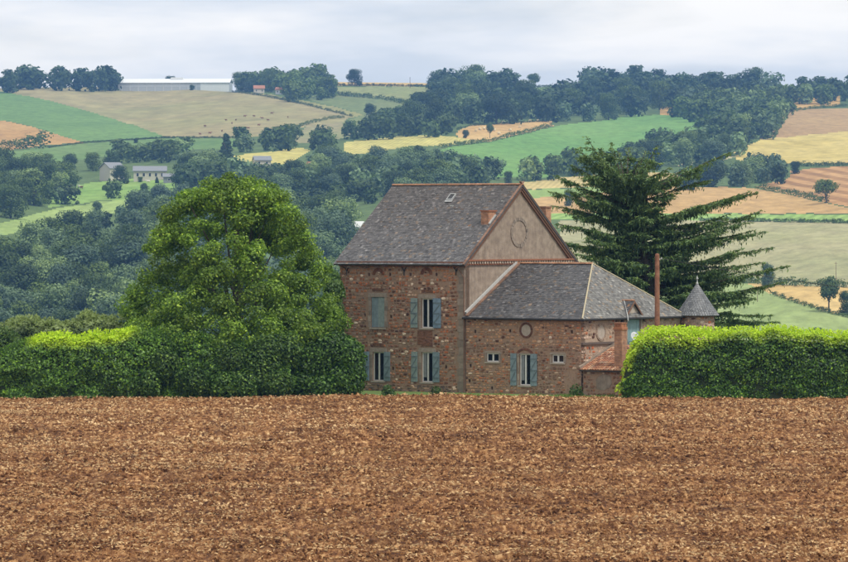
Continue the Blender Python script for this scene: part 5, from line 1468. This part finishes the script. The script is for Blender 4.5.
# rounded shrub at the left end of the house
sh = [lobe(330, 352, 283.5, (1.3,1.2,1.0)), lobe(348, 358, 283.5, (1.0,1.1,1.15)), lobe(342, 380, 283.2, (1.35,1.2,1.1)), lobe(312, 362, 283.3, (1.4,1.2,1.3)), lobe(300, 384, 283, (1.4,1.1,.9)), lobe(322, 388, 283, (1.5,1.1,.9)),
      lobe(352, 372, 283.4, (.75,1,1.0)), lobe(290, 366, 283.4, (1.2,1,1.2)), lobe(336, 343, 284, (1.0,1,.6)), lobe(318, 345, 284, (.9,.9,.6))]
shrub('rounded_shrub', 'dense rounded dark green shrub against the left corner of the house', sh, 30000, .10, (.016,.05,.009), (.14,.28,.035), rngv, .74)
sh = [lobe(262, 372, 281.6, (1.2,.8,1.3)), lobe(276, 384, 281.4, (1.0,.8,.9)), lobe(246, 384, 281.3, (1.0,.7,.9)), lobe(268, 352, 282, (1.1,.9,1.0)), lobe(285, 352, 282.4, (1.0,.9,1.1)), lobe(225, 386, 281.2, (1.0,.6,.8)), lobe(232, 362, 281.8, (.9,.8,1.1)),
      lobe(195, 382, 281.2, (.9,.6,.9)), lobe(150, 385, 281.0, (.6,.5,.8)), lobe(165, 366, 281.5, (.8,.7,1.0))]
shrub('scrub', 'tangled dark undergrowth at the foot of the big tree', sh, 26000, .09, (.022,.06,.014), (.12,.22,.035), rngv, .6, ((.2,.32,.05), .12))

# ---------------------------------------------------------------- big deciduous tree at left
def big_tree():
    rng = np.random.default_rng(321)
    Y0 = 288.0; axis = Wp(236, 0, Y0).x; k = Y0/F
    root = empty('broadleaf_tree', (axis, Y0, 0)); tag(root, 'big bright green broadleaf tree left of the house', 'tree')
    tab_y = [172, 178, 186, 200, 215, 235, 260, 285, 305, 330, 350, 372, 388]
    tab_l = [6, 22, 44, 62, 72, 80, 84, 94, 106, 112, 106, 92, 70]
    tab_r = [6, 24, 42, 52, 60, 72, 84, 92, 99, 102, 98, 88, 60]
    lobes = []
    def add(px, py, dy, r): p = Wp(px, py, Y0); lobes.append(((p.x-axis, dy, p.z), (r*1.1, r*1.1, r*.85)))
    for i in range(150):
        py = 178+176*rng.random()**.9
        l, r_ = np.interp(py, tab_y, tab_l), np.interp(py, tab_y, tab_r)
        a = rng.random()*2*math.pi
        q = math.sqrt(rng.random()*.55+.45)
        dx = math.cos(a)*q; dyy = math.sin(a)*q
        rad = rng.uniform(.42, 1.0)
        wpx = (r_ if dx > 0 else l) - rad*.95*F/Y0
        add(236+dx*max(wpx, 3), py+rad*.6*F/Y0*(1 if py < 200 else 0), dyy*.5*(l+r_)*k*.85, rad)
    for py in np.arange(186, 348, 8.5):
        for sg in (-1, 1):
            w_ = np.interp(py, tab_y, tab_r if sg > 0 else tab_l); r0 = rng.uniform(.5, .85)
            add(236+sg*(w_-r0*.8*F/Y0)+rng.normal()*5.5, py+rng.normal()*4, rng.normal()*1.6, r0)
    for px, py, r in ((232,179,.55),(248,183,.6),(212,186,.7),(268,190,.65),(280,198,.6),(190,196,.6),(147,248,.35),(158,234,.45),(140,300,.6),(132,312,.55),(128,326,.5),(300,235,.6),(322,268,.55),(331,300,.55),(176,212,.6),(228,176,.32),(262,184,.35)):
        add(px, py, rng.normal()*.6, r)
    for px, py, dy, r in ((150,352,-3.2,1.0),(175,345,-3.6,1.1),(200,350,-4,1.1),(228,345,-4,1.1),(255,340,-4,1.1),(285,338,-3.6,1.1),(305,345,-3,1.0),(215,325,-4.2,1.1),(245,318,-4.2,1.0),(188,322,-3.8,1.0),(275,312,-3.8,1.0),(300,318,-3.2,1.0),(165,318,-3.2,.9),(152,338,-5.3,.7),(188,336,-5.4,.8),(226,340,-5.5,.8),(262,338,-5.5,.8),(296,340,-5,.8),(310,330,-4.8,.8),(200,295,-4.5,.8),(225,302,-4.8,.8),(250,292,-4.6,.85),(275,290,-4.3,.8),(180,303,-4.2,.8),(215,276,-4.4,.8),(245,268,-4.3,.8),(192,318,-5,.7),(232,312,-5,.7),(262,308,-4.8,.7),(205,255,-4,.7),(322,322,-3,.8),(142,328,-4,.8),(178,330,-5,.9),(236,326,-5.4,.9),(270,326,-5.2,.9)):
        add(px, py, dy, r)
    n = 185000
    P, N, li = lobe_points(lobes, n, rng, .35)
    ok = P[:, 2] > .3; P, N, li = P[ok], N[ok], li[ok]
    # clusters within lobes: thin by noise so that gaps open
    g = vnoise(P[:, 0]*1.7+P[:, 1]*.9, P[:, 2]*1.7+P[:, 1]*.7, 71); ok = rng.random(len(P)) < np.clip(g*2.6-.5, .05, 1); P, N, li = P[ok], N[ok], li[ok]
    tone = rng.random(len(lobes))[li]
    c = pal_cols(len(P), rng, (.07,.14,.02), (.25,.40,.038), 1.1, ((.38,.52,.06), .06))*(.68+.55*tone[:, None])
    V, Fq, C = leaves(P, N*.9+rng.normal(size=P.shape)*.5+np.array([0, 0, .3]), .088*(.6+.8*rng.random(len(P))), c, rng, .6)
    link('crown', mesh_np('crown', V, Fq, C), M_leaf, root)
    m = MB()
    top = 10.5
    m.tube([(0, 0, -.4), (.05, 0, 1.5), (-.1, .1, 4), (.1, 0, 7), (0, .1, 10), (.1, 0, 12)], [.42, .36, .3, .22, .13, .05], 9)
    for i in range(46):
        (cx, cy, cz), r = lobes[int(rng.integers(150))]
        z0 = max(1.0, cz*.45+rng.random()*1.5-.5); a = Vector((0, 0, z0)); b_ = Vector((cx*.85, cy*.85, cz)); mid = a.lerp(b_, .5)+Vector((0, 0, -.3+.4*rng.random()))
        m.tube([a, mid, b_], [.11, .065, .02], 5)
    m.build('trunk', M_bark, root)
big_tree()
# a lower leafy bush filling the gap between tree and house
sh = [lobe(330, 318, 292, (.9,.9,1.2)), lobe(334, 292, 293, (.6,.8,.8)), lobe(325, 340, 290, (1.0,1,1.2)), lobe(332, 278, 294, (.45,.5,.5))]
shrub('leafy_sapling', 'lighter green sapling between the big tree and the house wall', sh, 9000, .11, (.04,.09,.02), (.13,.22,.04), rngv, .45, cat='tree')

# ---------------------------------------------------------------- cedar
def cedar():
    rng = np.random.default_rng(777)
    Y0 = 308.0; bx = Wp(657, 0, Y0).x
    root = empty('cedar_tree', (bx, Y0, 0)); tag(root, 'large dark spreading cedar with tiered branches behind the wing', 'tree')
    tx = lambda z: float(np.interp(z, [0, 7, 11, 14, 15.6], [0, -.5, -1.4, -2.6, -3.4]))
    m = MB(); wood = m
    m.tube([(tx(z), 0, z) for z in (-.4, 3, 7, 9.5, 11.4, 12.6)], [.62, .52, .4, .26, .12, .03], 9)
    TP, TN, TS, TC, TA = [], [], [], [], []
    def tuft(p, d, n, s, fresh, hang=False):
        for _ in range(n):
            q = p + rng.normal(size=3)*(np.array([.04, .04, .06]) if hang else np.array([.10, .10, .03])); TP.append(q)
            if hang: TN.append(np.array([rng.normal(), rng.normal()-.8, .25])); TA.append(np.array([rng.normal()*.25, rng.normal()*.25, -1]))
            else: TN.append(rng.normal(size=3)*.45+np.array([0, 0, .9])); TA.append(np.array(d)+rng.normal(size=3)*.45)
            TS.append(s*rng.uniform(.6, 1.3))
            k = rng.random()**1.3
            c = np.array((.042,.094,.042))*(1-k)+np.array((.225,.335,.115))*k
            if rng.random() < fresh: c = np.array((.17,.24,.06))*rng.uniform(.7, 1.2)
            TC.append(c)
    def bough(a, b_, rise, thick, lmax, per_m, sub=True):
        a = np.array(a, float); b_ = np.array(b_, float); ln = np.linalg.norm(b_-a); ph_ = rng.random()*6
        def pt(t):
            q = a+(b_-a)*t; q[2] = a[2]+(b_[2]-a[2])*(t**rise); q[2] += .10*math.sin(t*6+ph_)*min(1, ln/3); return q
        ts = np.linspace(0, 1, 6); m.tube([pt(t) for t in ts], [thick*(1-t*.88) for t in ts], 4, caps=False)
        dirh = (b_-a); dirh[2] = 0; dirh /= np.linalg.norm(dirh)+1e-6; sd = np.array([-dirh[1], dirh[0], 0])
        n = max(5, int(ln*per_m)); t0 = .22 if sub else .1
        for i in range(n):
            t = t0+(1-t0)*(i+rng.random())/n; p = pt(min(t, 1.0))
            for sgn in (-1, 1):
                L_ = (.10+lmax*(1-t)**.6)*rng.uniform(.35, 1.25)
                d = sd*sgn*rng.uniform(.4, 1)+dirh*rng.uniform(.4, 1.0)+np.array([0, 0, rng.uniform(-.2, .22)]); d /= np.linalg.norm(d)
                k = max(1, int(L_/.16))
                for j in range(k):
                    f_ = (j+.6)/k; q = p+d*L_*f_; q[2] -= .28*L_*f_*f_
                    tuft(q, d, 4, .14, .18+.12*(t > .7))
                    if rng.random() < .33:
                        hgt = rng.uniform(.08, .5)*(1.15-.5*t)
                        for h_ in (.4, .95): tuft(q-np.array([0, 0, hgt*h_]), d, 1, .125, .03, True)
        if sub:
            for j in range(int(2+ln*.95)):
                t = rng.uniform(.22, .86); p = pt(t); sgn = 1 if j % 2 else -1; l2 = (.5+1.7*(1-t))*rng.uniform(.55, 1.1)*min(1, ln/4)
                e_ = p+(sd*sgn*rng.uniform(.5, .9)+dirh*rng.uniform(.5, .8))*l2; e_[2] += l2*rng.uniform(-.08, .2)
                bough(p, e_, 1.1, thick*.35, .46, 5.0, False)
    def branch(z0, tip, rise, thick=.1, dens=1.0): bough((tx(z0), 0, z0), tip, rise, thick, .70, 5.2*dens)
    def tipw(px, py, dy): p = Wp(px, py, Y0+dy); return (p.x-bx, dy, p.z)
    # branches whose tips stand out against the valley
    for px, py, dy, z0, rise in (
        (600,147,1.5,13,1),(570,166,-.5,12,1),(646,151,.8,13,1),(670,166,-1,12,1),(690,168,1.5,12,1),(662,176,-3,12,1),(585,172,-3,12,1),(628,149,1.5,13,1),(611,143,0,13,1),(640,156,2,12,1),(596,162,-1.5,12,1),(644,170,-2.5,12,1),(612,166,-3,12,1),(630,172,-3.5,11,1),(586,136,-1,13.6,1.2),(576,148,-1.5,13.2,1.5),(600,152,-2,12.6,1.3),(658,146,-1,12.4,1.3),(650,158,-2,11.6,1.2),(618,150,2,13.5,1.2),
        (556,177,-1.5,11.3,1.2),(566,190,-2.5,10.4,1.3),(553,205,-1,9.4,1.1),(556,222,-3,8.3,1.1),(549,192,1.5,10.0,1.2),(560,240,-3,7.0,1.0),(575,255,-4,6,1.0),
        (730,153,-1,8.8,1.7),(700,172,1,9.6,1.5),(758,191,-1,7.6,1.6),(762,211,.5,7.2,1.4),(720,202,-2.5,8.2,1.4),(766,231,-1.5,6.4,1.4),(773,247,1,6.0,1.3),(742,250,-3,5.4,1.2),
        (789,267,-1,4.9,1.4),(784,284,-.5,4.6,1.2),(765,262,-3,5.0,1.2),(772,314,-1,3.6,.9),(779,323,.5,3.3,.8),(755,300,-3,4.0,1.0),(748,328,-2.5,3.2,.7),(735,290,-4,4.4,1.0)):
        tw_ = tipw(px, py, dy); slope = float(np.interp(py, [136, 150, 160, 190, 230, 270, 300, 325], [.62, .5, .42, .28, .22, .17, .08, -.03]))
        z0 = min(12.4, tw_[2]-slope*math.hypot(tw_[0]+1.2, tw_[1])*1.0)
        branch(z0, tw_, 1.08, .09)
    for i in range(40):
        right = i % 3 != 0
        px = rng.uniform(700, 768) if right else rng.uniform(556, 600); py = rng.uniform(176, 326) if right else rng.uniform(172, 262); dy = rng.uniform(-4.5, 3)
        tw_ = tipw(px-(abs(dy)*4 if right else -abs(dy)*3), py, dy); slope = float(np.interp(py, [160, 190, 230, 270, 300, 325], [.36, .27, .2, .14, .06, -.03])); z0 = min(12.0, tw_[2]-slope*math.hypot(tw_[0]+1.2, tw_[1]))
        branch(max(z0, 2.2), tw_, 1.1, .08, .9)
    # the body of the crown, all round
    for i in range(190):
        z0 = 2.6+10.2*(i+rng.random())/190; f_ = (z0-2.8)/10.2
        rad = (7.0*(1-f_)**.75+1.3)*rng.uniform(.42, .95); a = i*2.399+rng.normal()*.3
        tip = (tx(z0)+rad*math.cos(a)*.95, rad*math.sin(a)*.8, z0+rad*rng.uniform(-.02, .20))
        branch(z0, tip, 1.2, .075, .8)
    V, Fq, C = leaves(np.array(TP), np.array(TN), np.array(TS), np.array(TC), rng, .3, np.array(TA))
    link('foliage', mesh_np('foliage', V, Fq, C), M_cedar, root)
    m.build('trunk', M_bark, root)
    print('cedar quads', len(Fq))
cedar()

# grass and weeds along the house foot
def grass():
    rng = np.random.default_rng(8); n = 9000
    px = rng.uniform(336, 628, n); Y = rng.uniform(281.6, 284.3, n)
    x = (px-424)/F*Y; hgt = (.06+.16*rng.random(n)**2)*(.5+1.0*vnoise(px*.08, px*0, 5)); a = rng.random(n)*6.28; w = .012+.012*rng.random(n)
    b_ = np.stack([x, Y, np.full(n, -.08)], -1); s = np.stack([np.cos(a)*w, np.sin(a)*w, np.zeros(n)], -1)
    lean = np.stack([rng.normal(size=n)*.07, rng.normal(size=n)*.07, hgt], -1)
    V = np.stack([b_-s, b_+s, b_+lean+s*.3, b_+lean-s*.3], 1).reshape(-1, 3)
    c = pal_cols(n, rng, (.06,.13,.02), (.17,.30,.05))
    o = link('grass', mesh_np('grass', V, np.arange(4*n).reshape(-1, 4), np.repeat(c, 4, 0)), M_grass); tag(o, 'strip of green grass along the foot of the house', 'grass', kind='stuff')
grass()
for px, py, r, lab in ((388,391,.3,'small weed at the wall foot below the left ground floor window'),(436,392,.28,'small weed below the ground floor window nearest the pilaster'),(576,391,.34,'weed growing at the foot of the rendered patch')):
    lb = [lobe(px, py, 283.6, (r, r, r*1.2)), lobe(px+3, py+2, 283.6, (r*.8, r*.8, r*.8)), lobe(px-3, py+2, 283.5, (r*.7, r*.7, r*.7))]
    shrub('weed', lab, lb, 500, .06, (.03,.07,.015), (.09,.17,.035), rngv, .3, cat='plant')

# ================================================================== far buildings, animals, bales, posts
def far_house(name, label, px, py, w, d, h, rh, rot, wallc, roofc, wins_=(), door=None):
    p = ground_at(px, py); root = empty(name, (p.x, p.y, p.z), rot); root.scale = (KF*.95,)*3; tag(root, label, 'building')
    m = MB(); m.prism([(-w/2, -d/2, -1), (-w/2, d/2, -1), (-w/2, d/2, h), (-w/2, 0, h+rh), (-w/2, -d/2, h)], (w, 0, 0)); wl = m.build('wall', wallc, root)
    m = MB(); t_ = .2; sl_ = Vector((0, d/2, rh)).normalized()
    for sg in (-1, 1):
        e_ = Vector((-w/2-.3, sg*(d/2+.35), h-.35*rh/(d/2)+.05)); r_ = Vector((-w/2-.3, 0, h+rh+.05))
        m.prism([e_, r_, r_+Vector((0, 0, t_)), e_+Vector((0, 0, t_))], (w+.6, 0, 0))
    m.build('roof', roofc, root)
    for (u, v, ww, hh) in wins_:
        m = MB(); m.box((u-ww/2, -d/2-.05, v), (u+ww/2, -d/2+.1, v+hh)); wn_ = m.build('window', M_white, root)
        m = MB(); m.box((u-ww/2+.08, -d/2-.09, v+.08), (u+ww/2-.08, -d/2-.052, v+hh-.08)); m.build('pane', M_glass, wn_)
    return root
F_white = plain('shed_white', (.74,.75,.74), .5); F_grey = plain('shed_wall', (.42,.45,.47), .5); F_cream = plain('cream_render', (.52,.48,.40), .9); F_red = plain('red_tile', (.38,.17,.10), .9); F_slate = plain('far_slate', (.22,.23,.24), .7)
# long white shed on the crest
_Y = ground_at(172, 90.5).y; pA, pB = Wp(113.5, 88.5, _Y+4), Wp(229.5, 91, _Y-4)
ln = (pB-pA).xy.length; rotA = math.atan2((pB-pA).y, (pB-pA).x)
pm = (pA+pB)/2; zb = min(pA.z, pB.z)
shd = empty('long_shed', (pm.x, pm.y, (pA.z+pB.z)/2-.2), rotA); shd.scale = (KF,)*3; ln = ln/KF; tag(shd, 'long low white shed along the left crest', 'shed')
m = MB(); m.box((-ln/2, 0, -1.5), (ln/2, 12, 3.6)); m.build('wall', F_grey, shd)
m = MB(); m.prism([(-ln/2-.3, -.5, 3.4), (-ln/2-.3, 6, 5.4), (-ln/2-.3, 12.5, 3.4), (-ln/2-.3, 12.5, 3.62), (-ln/2-.3, 6, 5.62), (-ln/2-.3, -.5, 3.62)], (ln+.6, 0, 0)); rsh = m.build('roof', F_white, shd)
for k in range(14):
    x = -ln/2+ln*(k+.5)/14
    m = MB(); m.box((x-ln/32, -.06, 1.6), (x+ln/32, -.012, 3.1)); m.build('wall_panel', plain('panel_grey', (.50,.53,.56), .4) if k == 0 else MATS['panel_grey'], shd)
    m = MB(); m.tube([(x-ln/28, -.1, -.5), (x-ln/28, -.1, 3.4)], .12, 5); m.build('post', F_white, shd)
m = MB(); m.box((-ln/2+.6, -.1, .2), (-ln/2+2.2, -.02, 3)); m.build('door', M_iron, shd)
m = MB(); m.box((ln/2-14, -.12, -.8), (ln/2-.2, -.02, 3.3)); m.build('end_cladding', F_white, shd)
m = MB(); m.box((-1, 4.5, 5.3), (5, 7.5, 6.2)); m.build('roof_vent', F_white, rsh)
# pale farmhouse and its gabled neighbour
far_house('farmhouse', 'long pale farmhouse with grey roof above the cattle meadow', 150, 180, 9.5, 6, 2.6, 1.3, .05, F_cream, F_slate, [(-3.6, 1.0, .8, 1.1), (-1.8, 1.0, .8, 1.1), (0, 1.0, .8, 1.1), (1.8, 1.0, .8, 1.1), (3.6, 1.0, .8, 1.1)])
far_house('farmhouse_wing', 'small dark-roofed wing at the right end of the pale farmhouse', 169, 182.5, 3.2, 4, 1.6, .8, .05, F_slate, F_slate, [(0, .5, .7, .7)])
far_house('gabled_barn', 'grey gabled barn half hidden by the tree left of the farmhouse', 112, 180.5, 5.0, 6, 3.6, 1.6, .6, F_cream, F_slate, [(-1, 1.2, .7, .9)])
far_house('cottage', 'cottage with orange roof in the crest copse right of the shed', 259, 93, 5, 4, 2.2, 1.3, .1, F_cream, F_red, [(-1.4, .7, .7, .9), (1.4, .7, .7, .9)])
far_house('cottage', 'smaller pale cottage with orange roof nearer the orange strip', 280, 94, 3.6, 3.6, 2.0, 1.1, -.2, F_white, F_red, [(-.8, .7, .6, .9), (.8, .7, .6, .9)])
far_house('cottage', 'cottage with rusty roof among the trees left of the house roof', 317, 176, 5.5, 5, 2.6, 1.5, -.35, F_cream, F_red, [(-1.4, .8, .8, 1.0), (1.4, .8, .8, 1.0)])
far_house('cabin', 'tiny white cabin with red roof among woods above the cedar', 706.5, 152, 2.2, 2.2, 1.8, .9, .3, F_white, F_red, [(0, .7, .6, .8)])
far_house('cottage', 'pale roofed outbuilding showing above the trees left of the gable slope', 356, 236, 3.4, 3, 2.0, 1.0, -.5, F_cream, F_white, [(0, .6, .6, .8)])
far_house('cottage', 'pale roofed house in trees beside the yellow field left of centre', 262, 166, 5, 4, 1.8, 1.1, .2, F_cream, F_slate, [(-1.2, .6, .7, .8), (1.2, .6, .7, .8)])
far_house('cottage', 'white house wall showing just left of the house corner', 333, 288, 4.0, 3, 3.4, 1.0, -.2, F_white, F_slate, [(1.0, 1.6, .6, .9)])

def cow_mesh():
    m = MB()
    prof = [(-1.05, 1.05, .12, .16), (-.95, 1.02, .30, .32), (-.5, .98, .36, .40), (0, .95, .38, .42), (.45, 1.0, .34, .40), (.75, 1.08, .24, .32), (1.0, 1.2, .16, .22), (1.25, 1.3, .13, .17), (1.5, 1.2, .10, .13), (1.65, 1.12, .07, .08)]
    vs, fs = [], []; n = 8
    for x, z, ry, rz in prof:
        for k in range(n): a = 2*math.pi*k/n; vs.append((x, math.cos(a)*ry, z+math.sin(a)*rz))
    for i in range(len(prof)-1):
        for k in range(n): fs.append((i*n+k, i*n+(k+1) % n, (i+1)*n+(k+1) % n, (i+1)*n+k))
    fs += [tuple(range(n))[::-1], tuple((len(prof)-1)*n+k for k in range(n))]
    m.add(vs, fs)
    for x, y in ((-.8, .2), (-.8, -.2), (.55, .18), (.55, -.18)):
        m.tube([(x, y, .95), (x+(-.06 if x < 0 else .02), y, .5), (x, y, .25), (x+.04, y, 0)], [.15, .09, .06, .07], 6)
    m.tube([(-1.08, 0, 1.15), (-1.18, 0, .8), (-1.16, 0, .5)], [.04, .03, .04], 5)
    m.tube([(1.2, .1, 1.42), (1.16, .26, 1.45)], [.05, .02], 4); m.tube([(1.2, -.1, 1.42), (1.16, -.26, 1.45)], [.05, .02], 4)
    return m.mesh('cow', True)
cm_w, cm_b = cow_mesh(), None
cm_b = cm_w.copy(); cm_w.materials.append(plain('cow_white', (.6,.56,.5), .9)); cm_b.materials.append(plain('cow_brown', (.22,.11,.06), .9))
def cow(px, py, white, lab, grp, rz):
    p = ground_at(px, py); o = bpy.data.objects.new('cow', cm_w if white else cm_b); COL.objects.link(o); o.location = p; o.rotation_euler = (0, 0, rz); o.scale = (1.05,)*3; tag(o, lab, 'cow', grp)
for px, py in ((66,187),(69.5,188.5),(73,187.5),(79,188),(81.5,188.8)): cow(px, py, px not in (73, 81.5), 'pale cow standing at the upper left of the cattle meadow' if px not in (73, 81.5) else 'brown cow standing at the upper left of the cattle meadow', 'cows in the bright meadow', px*1.3)
for px, py in ((148,183),(165,182)): cow(px, py, True, 'pale cow right below the pale farmhouse', 'cows below the farmhouse', px)
for px, py in ((232,124),(236,121),(245,117),(254,117),(262,119),(268,121),(259,126),(248,129),(226,121),(205,127),(222,132),(234,130),(288,118),(272,114),(210,134),(200,135)): cow(px, py, False, 'tiny brown cow grazing on the dry left pasture', 'cows on the dry left pasture', px*.9)
m = MB(); m.tube([(-.6, 0, .62), (-.55, 0, .62), (.55, 0, .62), (.6, 0, .62)], [.58, .64, .64, .58], 16)
bm_ = m.mesh('hay_bale', True); bm_.materials.append(mottled('straw', (.55,.45,.26), (.70,.60,.38), 3))
for px, py in ((476,131.5),(480,130),(484,129.5),(489,132),(494,131),(510,131),(503,123.6),(512,123),(530,122),(538,121.6),(499,134.5),(520,128)):
    p = ground_at(px, py); o = bpy.data.objects.new('hay_bale', bm_); COL.objects.link(o); o.location = p; o.scale = (1.35,)*3; o.rotation_euler = (0, 0, px); tag(o, 'round straw bale lying on the orange field at centre', 'bale', 'bales on the central stubble field')
for px, py, hp, lab in ((712,150,17,'tall pale post beside the tiny white cabin'),(836,284,22,'slim wooden post behind the hedgerow tree at lower right'),(757.5,302,14,'short slim post on the pale meadow beside the cedar'),(815,92,15,'mast on the skyline at upper right'),(312,88,9,'thin pole on the skyline right of the copse'),(410,88,11,'thin pole on the skyline above the olive field')):
    p = ground_at(px, py); Y = p.y; h = hp*Y/F; root = empty('field_post', p); tag(root, lab, 'post')
    m = MB(); m.tube([(0, 0, -.3), (0, 0, h)], [.07*Y/1000, .045*Y/1000], 6); m.build('shaft', M_quoin if py == 150 else M_wood, root)
    m = MB(); m.tube([(-.5, 0, h*.93), (.5, 0, h*.93)], .03*Y/1000, 5); m.build('crossbar', M_wood, root)

# ------------------------------------------------------------------ air
m, t, b = new_mat('air'); t.nodes.remove(b)
pv = nd(t, 'ShaderNodeVolumePrincipled'); pv.inputs['Color'].default_value = (.24, .51, 1.0, 1); pv.inputs['Density'].default_value = .000078; pv.inputs['Anisotropy'].default_value = 0.0
t.links.new(pv.outputs[0], t.nodes['Material Output'].inputs['Volume'])
mb = MB(); mb.box((-2300, -60, -46.5), (2300, 7600, 176)); hz = mb.build('haze', m); tag(hz, 'thin bluish summer haze over the valley', 'haze', kind='stuff')
